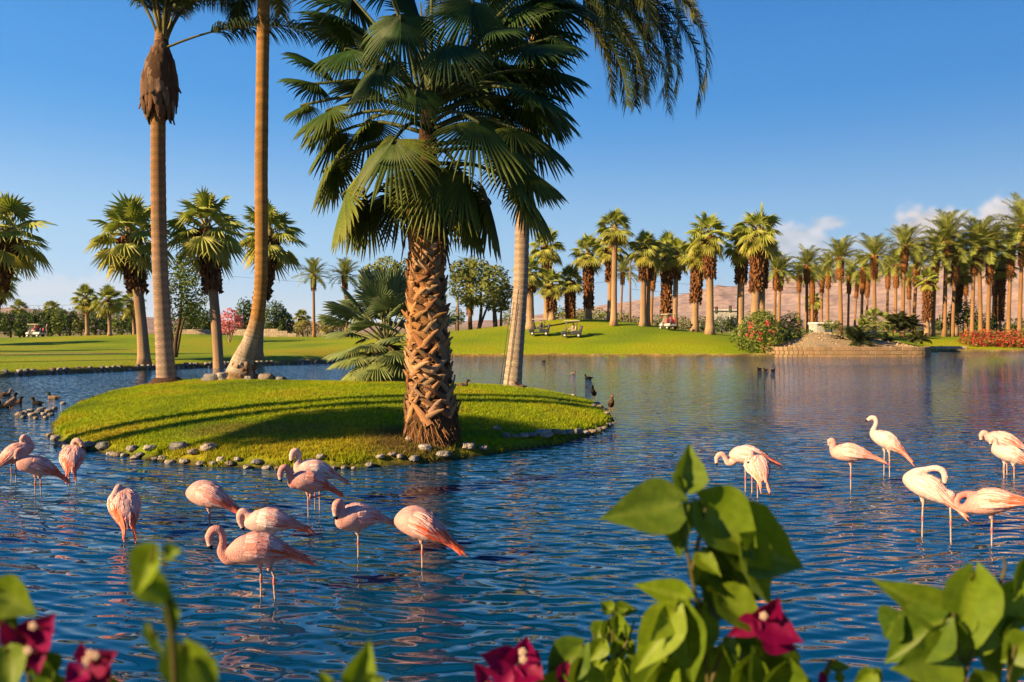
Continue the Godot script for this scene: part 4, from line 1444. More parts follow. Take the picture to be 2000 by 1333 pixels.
func flamingos() -> void:
	var V := func(a: Array) -> Array:
		return a.map(func(p): return Vector3(p[0], p[1], p[2] if p.size() > 2 else 0.0))
	var droop: Array = V.call([[0.17, -0.05], [0.27, -0.07], [0.335, 0.02], [0.325, 0.14], [0.355, 0.235], [0.42, 0.24], [0.45, 0.18]])
	var tuck: Array = V.call([[0.17, 0.0], [0.245, 0.06], [0.19, 0.155, 0.03], [0.09, 0.185, 0.06], [0.0, 0.16, 0.09], [-0.07, 0.12, 0.11]])
	var tuck2: Array = V.call([[0.17, 0.0], [0.24, 0.07], [0.20, 0.17, -0.03], [0.12, 0.205, -0.05], [0.03, 0.175, -0.09], [-0.04, 0.11, -0.135]])
	var two := [[-0.04, 0.05, 0.02], [-0.06, -0.06, -0.02]]
	for q in [
		{"px": 498.0, "wy": 1172.0, "yaw": 184.0, "h": 0.455, "pitch": 8.0, "neck": droop, "bill": Vector3(0.425, 0.045, 0), "legs": [[-0.05, 0.03, 0.0], [-0.13, -0.08, -0.10]], "white": 0.15, "orange": 0.9, "label": "salmon flamingo nearest the bank, neck curved into an S with its black bill tip down"},
		{"px": 521.0, "wy": 1052.0, "yaw": 178.0, "h": 0.20, "pitch": 6.0, "neck": V.call([[0.16, 0.0], [0.22, 0.06], [0.27, 0.13], [0.325, 0.155], [0.355, 0.10], [0.35, 0.03]]), "bill": Vector3(0.30, -0.10, 0), "legs": two, "white": 0.65, "orange": 0.5, "label": "pale flamingo sunk to its belly in the water, bill resting on its breast"},
		{"px": 601.0, "wy": 1010.0, "yaw": 205.0, "h": 0.46, "pitch": 16.0, "neck": V.call([[0.17, 0.0], [0.25, 0.0], [0.28, 0.10], [0.30, 0.20], [0.36, 0.265], [0.42, 0.24], [0.44, 0.17]]), "bill": Vector3(0.42, 0.055, 0), "legs": [[-0.02, 0.05, 0.0], [-0.02, -0.06, 0.0, 1, 1]], "white": 0.15, "orange": 1.0, "label": "pink flamingo with one leg folded back, neck hooked forward before a whiter bird"},
		{"px": 612.0, "wy": 998.0, "yaw": 198.0, "h": 0.55, "pitch": 14.0, "neck": V.call([[0.17, 0.0], [0.25, 0.04], [0.26, 0.14], [0.235, 0.24], [0.265, 0.32], [0.32, 0.32], [0.345, 0.26]]), "bill": Vector3(0.34, 0.15, 0), "legs": two, "white": 0.9, "orange": 0.3, "label": "white necked flamingo standing right behind the bird with a folded leg"},
		{"px": 696.0, "wy": 1092.0, "yaw": 222.0, "h": 0.44, "pitch": 6.0, "neck": V.call([[0.17, -0.03], [0.245, -0.02], [0.27, 0.08], [0.24, 0.17], [0.27, 0.235], [0.325, 0.225], [0.34, 0.17]]), "bill": Vector3(0.325, 0.045, 0), "legs": [[-0.02, 0.0, 0.0]], "white": 0.3, "orange": 0.15, "dull": 0.6, "label": "shaded rosy flamingo on one leg facing the bank, black bill tip against its breast"},
		{"px": 820.0, "wy": 1112.0, "yaw": 172.0, "h": 0.44, "pitch": 22.0, "neck": tuck, "bill": Vector3(-0.16, 0.09, 0.12), "legs": [[-0.02, 0.02, 0.0]], "white": 0.2, "orange": 1.0, "label": "flamingo with head tucked away and orange tail dipping towards the water, below the thick trunk"},
		{"px": 404.0, "wy": 1030.0, "yaw": 160.0, "h": 0.38, "pitch": 18.0, "neck": tuck, "bill": Vector3(-0.15, 0.08, 0.12), "legs": [[-0.02, 0.0, 0.0]], "white": 0.3, "orange": 0.9, "label": "small looking flamingo asleep on one leg, behind the bird nearest the bank"},
		{"px": 240.0, "wy": 1050.0, "yaw": 98.0, "h": 0.40, "pitch": 30.0, "neck": tuck2, "bill": Vector3(-0.10, 0.02, -0.15), "legs": [[-0.05, 0.0, 0.0]], "white": 0.35, "orange": 1.0, "label": "flamingo seen from behind, orange tail hanging over its single leg"},
		{"px": 139.0, "wy": 948.0, "yaw": 86.0, "h": 0.46, "pitch": 26.0, "neck": V.call([[0.17, 0.0], [0.23, 0.09], [0.20, 0.18], [0.13, 0.25, 0.02], [0.08, 0.28, 0.08], [0.06, 0.22, 0.14]]), "bill": Vector3(0.05, 0.12, 0.15), "legs": [[-0.03, 0.055, 0.0], [-0.03, -0.055, 0.0]], "white": 0.35, "orange": 0.8, "label": "flamingo seen from behind by the island's stones, curled neck above its back"},
		{"px": 68.0, "wy": 968.0, "yaw": 196.0, "h": 0.44, "pitch": 24.0, "neck": V.call([[0.16, 0.0], [0.22, 0.02], [0.215, 0.12], [0.18, 0.22], [0.21, 0.295], [0.27, 0.29], [0.29, 0.23]]), "bill": Vector3(0.29, 0.12, 0), "legs": [[-0.01, 0.05, 0.03], [-0.04, -0.05, -0.03]], "white": 0.2, "orange": 0.9, "label": "peach flamingo with lowered bill and red tail, in front of a bird facing away"},
		{"px": 30.0, "wy": 940.0, "yaw": 20.0, "h": 0.46, "pitch": 26.0, "neck": V.call([[0.16, 0.02], [0.23, 0.08], [0.22, 0.18], [0.17, 0.26], [0.12, 0.29], [0.09, 0.24]]), "bill": Vector3(0.08, 0.13, 0.03), "legs": two, "white": 0.3, "orange": 0.8, "dull": 0.5, "label": "lilac shaded flamingo with crimson tail, farthest along on the shaded side"},
		{"px": 1460.0, "wy": 962.0, "yaw": 187.0, "h": 0.56, "pitch": 6.0, "neck": V.call([[0.17, -0.02], [0.24, -0.12], [0.32, -0.14], [0.36, -0.06], [0.41, 0.01], [0.47, 0.0], [0.505, -0.06]]), "bill": Vector3(0.50, -0.19, 0), "legs": [[0.02, 0.03, 0.0], [-0.08, -0.05, 0.0]], "white": 0.75, "orange": 0.6, "label": "flamingo stretching its neck down to feed, a sleeping bird in front of its tail"},
		{"px": 1480.0, "wy": 972.0, "yaw": 104.0, "h": 0.46, "pitch": 20.0, "neck": tuck2, "bill": Vector3(-0.10, 0.05, -0.16), "legs": [[-0.04, 0.0, 0.0]], "white": 0.45, "orange": 0.4, "dull": 0.9, "label": "sleeping flamingo with grey pink back on one dark leg, in front of the feeding one"},
		{"px": 1660.0, "wy": 958.0, "yaw": 186.0, "h": 0.57, "pitch": 2.0, "neck": V.call([[0.17, 0.0], [0.25, 0.02], [0.275, 0.10], [0.25, 0.165], [0.275, 0.215], [0.315, 0.2]]), "bill": Vector3(0.29, 0.09, 0.05), "legs": [[-0.03, 0.0, 0.0]], "white": 0.4, "orange": 0.5, "dull": 1.0, "dark": 1.0, "label": "flamingo on one leg with dusky rump, short upright neck and dark tail end"},
		{"px": 1733.0, "wy": 931.0, "yaw": 178.0, "h": 0.60, "pitch": 30.0, "neck": V.call([[0.14, 0.06], [0.22, 0.09], [0.235, 0.18], [0.195, 0.27], [0.175, 0.36], [0.205, 0.43], [0.26, 0.43], [0.28, 0.42]]), "bill": Vector3(0.355, 0.355, 0), "legs": [[0.03, 0.05, 0.02], [-0.05, -0.05, -0.02]], "white": 0.95, "orange": 0.45, "dull": 0.3, "label": "white flamingo standing tallest with head raised high on its straight legs"},
		{"px": 1812.0, "wy": 1052.0, "yaw": 176.0, "h": 0.60, "pitch": 26.0, "neck": V.call([[0.16, 0.02], [0.22, 0.10], [0.13, 0.20], [0.0, 0.235, 0.03], [-0.11, 0.26, 0.05], [-0.19, 0.23, 0.06], [-0.215, 0.15, 0.06]]), "bill": Vector3(-0.19, 0.03, 0.05), "legs": [[0.04, 0.04, 0.02], [-0.28, -0.04, -0.02]], "white": 0.9, "orange": 0.3, "dull": 0.3, "dark": 1.0, "label": "white flamingo bending its neck back to preen its own rump"},
		{"px": 1937.0, "wy": 1068.0, "yaw": 186.0, "h": 0.50, "pitch": -12.0, "neck": V.call([[0.16, -0.04], [0.25, -0.10], [0.33, -0.11], [0.385, -0.05], [0.35, 0.03, 0.04], [0.25, 0.07, 0.10], [0.16, 0.06, 0.15]]), "bill": Vector3(0.05, 0.03, 0.17), "legs": [[-0.02, 0.0, 0.0]], "white": 0.1, "orange": 0.9, "label": "rosy flamingo cut by the picture's edge, neck looped low before its breast"},
		{"px": 1960.0, "wy": 925.0, "yaw": 190.0, "h": 0.57, "pitch": 14.0, "neck": V.call([[0.16, 0.02], [0.24, 0.05], [0.28, 0.13], [0.33, 0.13], [0.36, 0.07]]), "bill": Vector3(0.34, -0.04, 0.03), "legs": two, "white": 0.55, "orange": 0.4, "label": "round backed flamingo behind the white and orange one at the picture's edge"},
		{"px": 1974.0, "wy": 935.0, "yaw": 192.0, "h": 0.40, "pitch": 22.0, "neck": V.call([[0.15, 0.03], [0.23, 0.05], [0.245, 0.14], [0.22, 0.23], [0.255, 0.29], [0.30, 0.27]]), "bill": Vector3(0.28, 0.15, 0.04), "legs": [[0.06, 0.05, 0.03], [-0.06, -0.05, -0.02]], "white": 0.9, "orange": 1.0, "label": "white flamingo with a bright orange flank near the picture's edge"},
	]:
		flamingo(q)

# ---------------------------------------------------------------- ducks
func duck_mesh(head: Color, body: Color, standing: bool) -> ArrayMesh:
	var mb := MB.new()
	var y := 0.17 if standing else 0.03
	var tilt := 0.10 if standing else 0.0
	var bones := [[Vector3(0.12, y + 0.02 + tilt, 0), Vector3(-0.05, y + 0.02, 0), 0.075, 0.085], [Vector3(-0.05, y + 0.02, 0), Vector3(-0.23, y + 0.045 - tilt * 0.6, 0), 0.08, 0.018], [Vector3(0.13, y + 0.03 + tilt, 0), Vector3(0.17, y + 0.17 + tilt, 0), 0.045, 0.033], [Vector3(0.17, y + 0.18 + tilt, 0), Vector3(0.20, y + 0.185 + tilt, 0), 0.042, 0.036], [Vector3(0.21, y + 0.175 + tilt, 0), Vector3(0.285, y + 0.16 + tilt, 0), 0.02, 0.012]]
	sdf(mb, bones, 0.014, 0.03, func(p: Vector3) -> Color:
		if p.x > 0.235: return Color(0.35, 0.22, 0.04)
		if p.y > y + 0.10 + tilt: return head
		return body * (0.8 + 0.35 * sin(p.x * 60.0) * sin(p.y * 80.0 + p.z * 40.0)))
	if standing:
		for s in [-1.0, 1.0]:
			mb.tube([Vector3(0.0, 0.12, s * 0.035), Vector3(0.01, 0.01, s * 0.035), Vector3(0.06, 0.004, s * 0.04)], [0.012, 0.008, 0.014], 5, [Color(0.45, 0.2, 0.03)])
	return mb.mesh()

func ducks() -> void:
	var brown := Color(0.16, 0.10, 0.06)
	var fair := Color(0.36, 0.26, 0.18)
	var black := Color(0.025, 0.022, 0.02)
	var green := Color(0.012, 0.05, 0.02)
	for q in [
		[8, 774, 0, 30, fair, brown, "pale brown duck swimming at the picture's edge above the dark ones"], [9, 797, 0, 200, black, black, "dark duck swimming before the rock islet, at the picture's edge"], [29, 789, 0, 10, black, brown, "dark duck between the pale one and the rock islet"],
		[72, 791, 0, 170, black, black, "black duck just above the rock islet"], [104, 780, 0, 185, green, fair, "mallard with pale flanks swimming off the island"], [168, 788, 0, 20, black, brown, "dark duck close in to the island's grassy edge"],
		[19, 812, 1, 80, black, fair, "upright duck standing at the end of the rock islet"], [1160, 790, 1, 250, black, brown, "duck standing on the island's tip, higher of two"], [1194, 815, 1, 270, brown, brown, "duck standing at the very end of the island's stones"],
		[1119, 731, 0, 0, brown, fair, "brown duck swimming out beyond the pale ringed trunk"], [1150, 741, 0, 180, black, black, "black duck swimming alone beyond the island's tip"], [1484, 722, 0, 175, black, black, "first dark duck of the far huddle below the bougainvillea bush"],
		[1496, 724, 0, 200, black, brown, "middle dark duck of the far huddle below the bougainvillea bush"], [1510, 725, 0, 10, black, black, "last dark duck of the far huddle below the bougainvillea bush"], [1062, 707, 0, 0, black, black, "tiny dark duck near the far shore beyond the pale ringed trunk"],
	]:
		var d: float = EYE * FOC / (q[1] - 650.0)
		var at := P(q[0], q[1], d)
		at.y = maxf(0.0, isle(at.x, at.z)) if q[2] else 0.0
		if q[2] and at.y < 0.05:
			at.y = 0.16
		var t := thing("duck", q[6], "duck", at, deg_to_rad(q[3]), "ducks on the pond")
		part("body", duck_mesh(q[4], q[5], q[2] == 1), M.plumage, t)
		if d > 40.0:
			t.scale = Vector3.ONE * 0.72
	for q in [[903, 743, 24.5, 25, "mottled duck resting on the lawn beside the thick trunk"], [1017, 749, 26.4, 200, "reddish brown duck resting at the foot of the pale ringed trunk"]]:
		var at := P(q[0], q[1], q[2])
		at.y = isle(at.x, at.z) - 0.02
		var t := thing("duck", q[4], "duck", at, deg_to_rad(q[3]), "ducks on the pond")
		part("body", duck_mesh(Color(0.10, 0.06, 0.04), Color(0.26, 0.17, 0.12), false), M.plumage, t)

# ---------------------------------------------------------------- rocks
func rock_mesh(k: int, ca: Color) -> ArrayMesh:
	var s := SphereMesh.new()
	s.radial_segments = 14
	s.rings = 9
	var arr := s.get_mesh_arrays()
	var n := FastNoiseLite.new()
	n.seed = k
	n.frequency = 1.1
	var mb := MB.new()
	for p in arr[Mesh.ARRAY_VERTEX]:
		var e: Vector3 = p * 2.0
		var m := 0.8 + 0.42 * n.get_noise_3dv(e * 0.9) + 0.15 * n.get_noise_3dv(e * 2.6)
		var q := e * m
		q.y = clampf(q.y, -0.5, 0.62 + 0.1 * n.get_noise_3dv(e * 2.0))
		mb.pt(q * 0.5, ca * (0.9 + 0.35 * n.get_noise_3dv(e * 3.0)))
	mb.ix = arr[Mesh.ARRAY_INDEX]
	return mb.mesh()

func rocks() -> void:
	var tones := [Color(0.34, 0.31, 0.28), Color(0.42, 0.36, 0.30), Color(0.26, 0.25, 0.24), Color(0.46, 0.42, 0.37), Color(0.30, 0.24, 0.19)]
	var meshes := []
	for k in 10:
		meshes.append(rock_mesh(k + 3, tones[k % 5]))
	var n := 0
	var sets := [
		["rock under the shaded front lawn", [[348, 895, 19], [405, 899, 17], [375, 902, 12], [430, 908, 10], [447, 910, 11], [462, 909, 8], [500, 911, 11], [290, 892, 12], [255, 888, 12], [272, 893, 9], [315, 900, 10], [358, 905, 9], [625, 911, 9], [742, 907, 9], [765, 905, 10], [585, 914, 6], [540, 915, 6], [690, 915, 6], [480, 913, 9], [520, 914, 10], [560, 916, 8], [605, 914, 8], [650, 915, 10], [670, 914, 7], [720, 911, 9], [780, 905, 9], [262, 894, 9], [302, 899, 9], [330, 903, 10], [390, 908, 10], [415, 909, 8]]],
		["pale stone on bare earth below the thick trunk", [[803, 889, 13], [830, 897, 16], [866, 898, 15], [840, 884, 10], [808, 904, 12]]],
		["grey rock between the thick trunk and the island's tip", [[914, 889, 16], [943, 886, 10], [970, 866, 10], [988, 873, 12], [1005, 872, 8], [1022, 870, 13], [1040, 868, 11], [1062, 865, 19], [1085, 861, 12], [1098, 860, 9], [1112, 857, 11], [1130, 853, 11], [1145, 850, 8], [1158, 846, 9], [1170, 842, 9], [1180, 838, 7], [1190, 832, 8], [1198, 828, 6]]],
		["rock rimming the island's bright end", [[107, 858, 13], [118, 869, 14], [96, 850, 10], [130, 874, 11], [150, 879, 10], [172, 876, 13], [200, 880, 16], [226, 888, 11], [240, 890, 8], [213, 886, 8], [140, 880, 8], [112, 866, 7]]],
		["stone by the ducks on the island's tip", [[1165, 800, 8], [1172, 806, 8], [1180, 812, 7], [1186, 818, 6], [1160, 808, 7], [1120, 782, 7]]],
	]
	var nth := ["first", "second", "third", "fourth", "fifth", "sixth", "seventh", "eighth", "ninth", "tenth", "eleventh", "twelfth", "thirteenth", "fourteenth", "fifteenth", "sixteenth", "seventeenth", "eighteenth", "nineteenth", "twentieth", "twenty-first", "twenty-second", "twenty-third", "twenty-fourth", "twenty-fifth", "twenty-sixth", "twenty-seventh", "twenty-eighth", "twenty-ninth", "thirtieth", "thirty-first", "thirty-second", "thirty-third", "thirty-fourth"]
	for s in sets:
		s[1].sort_custom(func(a, b): return a[0] < b[0])
		var count := 0
		for q in s[1]:
			var big := "large " if q[2] >= 15 else ("small " if q[2] <= 8 else "")
			var d: float = EYE * FOC / (q[1] + 3.0 - 650.0)
			var at := P(q[0], q[1], d)
			at.y = maxf(-0.02, minf(isle(at.x, at.z), 0.3)) + 0.045
			var o := part("rock", meshes[n % 10], M.rock, self)
			var w: float = q[2] * 2.0 * d / FOC
			o.transform = Transform3D(Basis(Vector3.UP, rr(0, TAU)).scaled(Vector3(w * rr(0.95, 1.25), w * rr(0.6, 0.85), w * rr(0.8, 1.1))), at)
			tag(o, big + s[0] + ", " + nth[count] + " from the sunlit end", "rock", s[0].replace("rock", "rocks").replace("stone ", "stones "))
			count += 1
			n += 1
	for q in [[415, 740, 26, 12, "flat pale boulder beside the leaning trunk's foot, lying outermost"], [432, 733, 22, 14, "grey boulder directly against the leaning trunk's shaded side"], [520, 733, 20, 14, "pinkish boulder on the sunless side of the leaning trunk"], [484, 743, 12, 7, "small buff stone in front of the leaning trunk"], [455, 746, 14, 7, "reddish stone under the leaning trunk's burl"], [548, 736, 14, 7, "low stone at the rim past the leaning trunk"]]:
		var at := P(q[0], q[1], 28.0)
		at.y = isle(at.x, at.z) + 0.05
		var o := part("boulder", meshes[n % 10], M.rock, self)
		o.transform = Transform3D(Basis(Vector3.UP, rr(-0.4, 0.4)).scaled(Vector3(q[2] * 0.0373, q[3] * 0.05, q[2] * 0.03)), at)
		tag(o, q[4], "rock", "boulders round the leaning trunk")
		n += 1
	var isl := "rocks of the small islet in the pond"
	var count2 := 0
	for q in [[38, 812, 9], [44, 817, 6], [50, 809, 9], [58, 806, 8], [62, 814, 10], [68, 819, 6], [74, 808, 10], [80, 803, 9], [85, 812, 8], [88, 818, 6], [94, 806, 9], [98, 812, 7], [105, 800, 6], [122, 790, 6]]:
		var d: float = EYE * FOC / (q[1] - 650.0)
		var at := P(q[0], q[1], d)
		at.y = 0.03
		var o := part("rock", meshes[(n * 3) % 10], M.rock, self)
		var w: float = q[2] * 2.1 * d / FOC
		o.transform = Transform3D(Basis(Vector3.UP, rr(0, TAU)).scaled(Vector3(w, w * 0.8, w)), at)
		tag(o, "brown rock of the little islet, " + nth[count2] + " from the upright duck", "rock", isl)
		count2 += 1
		n += 1
	# stone revetment of the far bank
	var bank := thing("stone_bank", "low bank of upright stones along the far lawn's water edge", "retaining wall")
	var k := 0
	var line := [Vector2(-45, -38), Vector2(-28, -42), Vector2(-25, -47), Vector2(-22.6, -51), Vector2(-19, -55.5), Vector2(-14.2, -60.2), Vector2(-13.2, -62.5)]
	for i in line.size() - 1:
		var a: Vector2 = line[i]
		var b: Vector2 = line[i + 1]
		var m := int(a.distance_to(b) / 0.36)
		for j in m:
			for lv in 2:
				if k >= 298 or (lv == 1 and rng.randf() < 0.35):
					continue
				var p := a.lerp(b, (j + 0.5 * lv) / float(m))
				var out := (b - a).orthogonal().normalized()
				if pond_sd(p.x + out.x * 0.1, p.y + out.y * 0.1) > 0.0:
					out = -out
				p += out * (0.08 + rr(-0.04, 0.05))
				var x := Transform3D(Basis(Vector3.UP, rr(0, TAU)).scaled(Vector3(rr(0.30, 0.44), rr(0.34, 0.48), rr(0.30, 0.42))), Vector3(p.x, 0.03 + 0.21 * lv, p.y))
				piece("stone", k, meshes[(k * 7) % 10], M.rock, bank, x)
				k += 1

# ---------------------------------------------------------------- broadleaf trees and shrubs
func leaves(mb: MB, c: Vector3, r: Vector3, n: int, size: float, cols: Array, shell := 0.55) -> void:
	for i in n:
		var e := Vector3(rng.randfn(), rng.randfn(), rng.randfn()).normalized()
		var p := c + e * r * lerpf(shell, 1.0, pow(rng.randf(), 0.6)) * rr(0.85, 1.08)
		var u := Vector3(rng.randfn(), rng.randfn() * 0.7, rng.randfn()).normalized()
		var w := u.cross(e + Vector3(rng.randfn(), rng.randfn(), rng.randfn()) * 0.5).normalized()
		var s := size * rr(0.6, 1.35)
		var col := tint(cols[rng.randi() % cols.size()], 0.2)
		var a := mb.pt(p - u * s, col)
		mb.pt(p + w * s * 0.5, col)
		mb.pt(p + u * s, col)
		mb.pt(p - w * s * 0.5, col)
		mb.quad(a, a + 1, a + 2, a + 3)

# blobs: [x px offset, y px, rx px, ry px, depth offset]
func tree(called: String, cat: String, label: String, px: float, d: float, blobs: Array, n: int, size: float, cols: Array, trunks: Array, grp := "") -> void:
	var base := P(px, 650, d)
	base.y = ground(base.x, base.z) - 0.05
	var root := thing(called, label, cat, base, 0.0, grp)
	for t in trunks:
		var mb := MB.new()
		var way := []
		for q in t[0]:
			way.append(P(px + q[0], q[1], d + (q[2] if q.size() > 2 else 0.0)) - base)
		way[0].y = -0.05
		var pts := curve(way, 10)
		var rads := []
		for i in 11:
			rads.append(t[1] * lerpf(1.0, 0.35, i / 10.0) * rr(0.94, 1.06))
		mb.tube(pts, rads, 8, [t[2]])
		part("trunk" if t == trunks[0] else "limb", mb.mesh(), M.bark, root)
	var cm := MB.new()
	for b in blobs:
		var c := P(px + b[0], b[1], d + (b[4] if b.size() > 4 else 0.0)) - base
		var r := Vector3(b[2] * d / FOC, b[3] * d / FOC, b[2] * d / FOC)
		leaves(cm, c, r, int(n * b[2] * b[3] / 400.0) + 30, size, cols)
	part("foliage", cm.mesh(false), M.leaf, root, "stuff")

func vegetation() -> void:
	var bark := Color(0.16, 0.11, 0.075)
	var olive := [Color(0.12, 0.14, 0.03), Color(0.17, 0.18, 0.04), Color(0.07, 0.10, 0.025)]
	var dark := [Color(0.03, 0.06, 0.015), Color(0.05, 0.09, 0.02), Color(0.085, 0.12, 0.022)]
	var fresh := [Color(0.11, 0.16, 0.025), Color(0.17, 0.20, 0.03), Color(0.07, 0.11, 0.02)]
	var pink := [Color(0.55, 0.14, 0.15), Color(0.66, 0.22, 0.21), Color(0.42, 0.10, 0.10)]
	tree("willow_tree", "tree", "loose light green tree with drooping crown behind the tall trunk with the bulb", 345, 58, [[-8, 540, 34, 34, 0], [22, 535, 28, 30, 2], [36, 575, 30, 34, 0], [0, 590, 38, 36, -2], [40, 620, 26, 22, 0], [-15, 635, 24, 22, 1], [15, 505, 20, 16, 1]], 250, 0.115, fresh, [[[[-4, 700], [-2, 665], [6, 620], [10, 560]], 0.2, bark], [[[-2, 665], [12, 630], [30, 590]], 0.11, bark], [[[-2, 665], [-14, 620], [-14, 570]], 0.1, bark]])
	tree("flowering_tree", "tree", "small tree covered in pink blossom before the beige wall", 447, 92, [[0, 628, 22, 18, 0], [-16, 634, 14, 12, -1], [14, 632, 16, 13, 1], [2, 612, 15, 11, 0], [-4, 645, 20, 9, -1], [20, 622, 9, 8, 1]], 380, 0.14, pink, [[[[0, 680], [1, 655], [0, 625]], 0.14, Color(0.4, 0.3, 0.24)], [[[1, 655], [-10, 640], [-14, 628]], 0.07, Color(0.4, 0.3, 0.24)], [[[1, 655], [11, 640], [15, 628]], 0.07, Color(0.4, 0.3, 0.24)]])
	tree("broad_tree", "tree", "broad round tree with several trunks seen past the thick trunk, olive crown", 932, 104, [[-32, 560, 26, 30, 0], [0, 535, 34, 30, 2], [34, 548, 32, 30, 0], [52, 575, 22, 24, 1], [10, 575, 38, 24, -2], [-14, 590, 24, 14, -1], [40, 598, 26, 14, 0], [-38, 530, 18, 22, 1]], 300, 0.26, olive, [[[[-14, 640], [-13, 600], [-8, 560]], 0.34, Color(0.24, 0.15, 0.09)], [[[3, 640], [8, 600], [6, 550]], 0.28, bark], [[[3, 640], [20, 600], [40, 570]], 0.2, bark], [[[36, 640], [33, 600], [30, 560]], 0.36, Color(0.2, 0.14, 0.1)], [[[46, 640], [47, 605], [48, 580]], 0.22, Color(0.3, 0.19, 0.1)]])
	tree("pale_tree", "tree", "pale yellow green tree rising behind the bushy blue green palm", 752, 96, [[-26, 540, 26, 26, 0], [4, 525, 28, 26, 0], [34, 535, 24, 28, 0], [8, 565, 40, 26, -2], [-10, 600, 34, 22, 0], [34, 600, 26, 22, 0]], 300, 0.22, [Color(0.20, 0.23, 0.05), Color(0.25, 0.26, 0.06), Color(0.13, 0.17, 0.04)], [[[[0, 650], [2, 600], [4, 545]], 0.26, bark]])
	# the hedge of separate shrubs on the far side of the lawn
	var hedge := "clipped evergreen shrubs in a row behind the far lawn"
	for q in [
		[-8, 631, 22, 27, dark, "dark evergreen shrub at the hedge's visible end, by the picture's edge"], [20, 630, 20, 26, dark, "dark evergreen shrub below the tiny far palm crown"], [46, 632, 19, 28, dark, "broad dark shrub just behind the red shirted golf cart"], [70, 628, 18, 28, dark, "tallest dark shrub over the parked golf cart"],
		[94, 630, 17, 27, dark, "dark shrub between the golf cart and the yellow green shrub"], [116, 628, 17, 30, fresh, "brightest yellow green shrub of the hedge"], [136, 630, 17, 28, dark, "very dark shrub right after the bright one"], [158, 632, 16, 22, olive, "low olive shrub at the foot of the first small palm"],
		[186, 628, 20, 26, dark, "dark shrub between the two small palms on the mound"], [206, 634, 14, 20, dark, "small dark shrub behind the second small palm"], [238, 629, 20, 26, fresh, "green shrub next to the dark skirted palm"], [262, 633, 16, 22, dark, "dark shrub behind the dark skirted palm's trunk"],
		[38, 642, 12, 12, fresh, "low sunlit bush in front of the hedge beside the golf cart"], [100, 642, 12, 12, fresh, "low sunlit bush under the very dark shrub"], [372, 622, 22, 34, dark, "tall dark shrub behind the loose light green tree"], [404, 628, 18, 28, dark, "dark shrub between the light green tree and the pink tree"],
		[478, 618, 18, 38, dark, "dark evergreen beside the pink tree, half behind the leaning trunk"], [536, 622, 24, 38, dark, "big dark evergreen at the end of the beige wall"], [556, 634, 18, 28, dark, "dark rounded evergreen at the outer end beside dry scrub"],
	]:
		var d := 122.0 if q[0] < 300 else 118.0
		tree("evergreen_shrub", "shrub", q[5], q[0], d, [[0, q[1], q[2], q[3], 0], [-q[2] * 0.4, q[1] + 8, q[2] * 0.7, q[3] * 0.7, -1.0], [q[2] * 0.4, q[1] - 4, q[2] * 0.6, q[3] * 0.7, 1.0]], 420, 0.20, q[4], [[[[0, 662], [0, q[1]]], 0.2, bark]], hedge)
	var dry := [Color(0.20, 0.17, 0.06), Color(0.26, 0.20, 0.08), Color(0.13, 0.13, 0.04)]
	var scrub := "scrub bushes on the plain behind the mound"
	for q in [
		[600, 640, 24, 16, dry, "dry tan bush past the big dark evergreen"], [650, 636, 26, 16, dry, "tan bush under the second slim date palm"], [575, 645, 14, 12, olive, "olive bush at the beige wall's broken end"], [890, 618, 18, 22, olive, "hazy green bush just right of the thick trunk"], [1004, 620, 24, 20, olive, "green bush behind the pale ringed trunk"],
		[1090, 612, 20, 14, fresh, "yellow green bush between the shaggy palms on the mound"], [1130, 614, 18, 13, fresh, "yellow green bush behind the mound's shortest shaggy palm"], [1172, 615, 20, 14, fresh, "yellow green bush before the tall bare orange palm"], [1215, 622, 20, 14, olive, "olive bush by the foot of the wooden pole"], [1243, 628, 16, 12, olive, "small bush between the wooden pole and the twin trunks"],
		[1285, 628, 16, 16, olive, "bush just ahead of the golf cart with red seat"], [1335, 632, 18, 16, olive, "bush between the dark palm and the leaning palm"], [1370, 632, 18, 18, dark, "dark bush next to the thick pale palm"], [1410, 634, 22, 18, dark, "dark bush below the traffic signals"], [1436, 632, 18, 18, olive, "bush joining the bougainvillea on its shaded side"],
		[1545, 632, 24, 26, olive, "leafy green bush under the first twin date palms"], [1840, 632, 18, 16, dark, "dark bush between trunks under the white cloud"], [1882, 614, 28, 30, dark, "large dark round bush behind the trunks near the red flowers"], [1925, 630, 24, 20, dark, "dark bush behind the crossed date palms"], [1985, 636, 26, 16, olive, "bush at the row's end above the red flowers"], [1625, 634, 18, 10, olive, "small bush at the white roof's end"], [1745, 634, 30, 14, olive, "wide bush behind the yellow green fan shrub"],
	]:
		var d := 128.0 if q[0] < 1500 else 112.0
		tree("scrub_bush", "bush", q[5], q[0], d, [[0, q[1], q[2], q[3], 0], [-q[2] * 0.5, q[1] + 5, q[2] * 0.6, q[3] * 0.6, -1], [q[2] * 0.5, q[1] + 3, q[2] * 0.6, q[3] * 0.7, 1]], 330, 0.18, q[4], [[[[0, 655], [0, q[1]]], 0.12, bark]], scrub)
	# bougainvillea bush at the wall
	tree("bougainvillea_bush", "bush", "round green bougainvillea bush with red blossom at the end of the stone wall", 1480, 79.5, [[0, 640, 38, 34, 0], [-26, 658, 28, 28, 0], [26, 652, 30, 32, 0], [-2, 672, 42, 20, -1.2], [10, 622, 26, 18, 0]], 420, 0.13, fresh, [[[[0, 690], [0, 640]], 0.15, bark]])
	var fl := MB.new()
	for i in 26:
		var c := P(rr(1455, 1512), rr(630, 682), 78.3 + rr(-0.6, 0.4))
		leaves(fl, c, Vector3.ONE * rr(0.12, 0.3), 24, 0.09, [Color(0.55, 0.05, 0.06), Color(0.7, 0.12, 0.10)], 0.1)
	var bush: Node3D = get_node("bougainvillea_bush")
	var fo := part("blossom", fl.mesh(false), M.leaf, bush, "stuff")
	fo.position = -bush.position
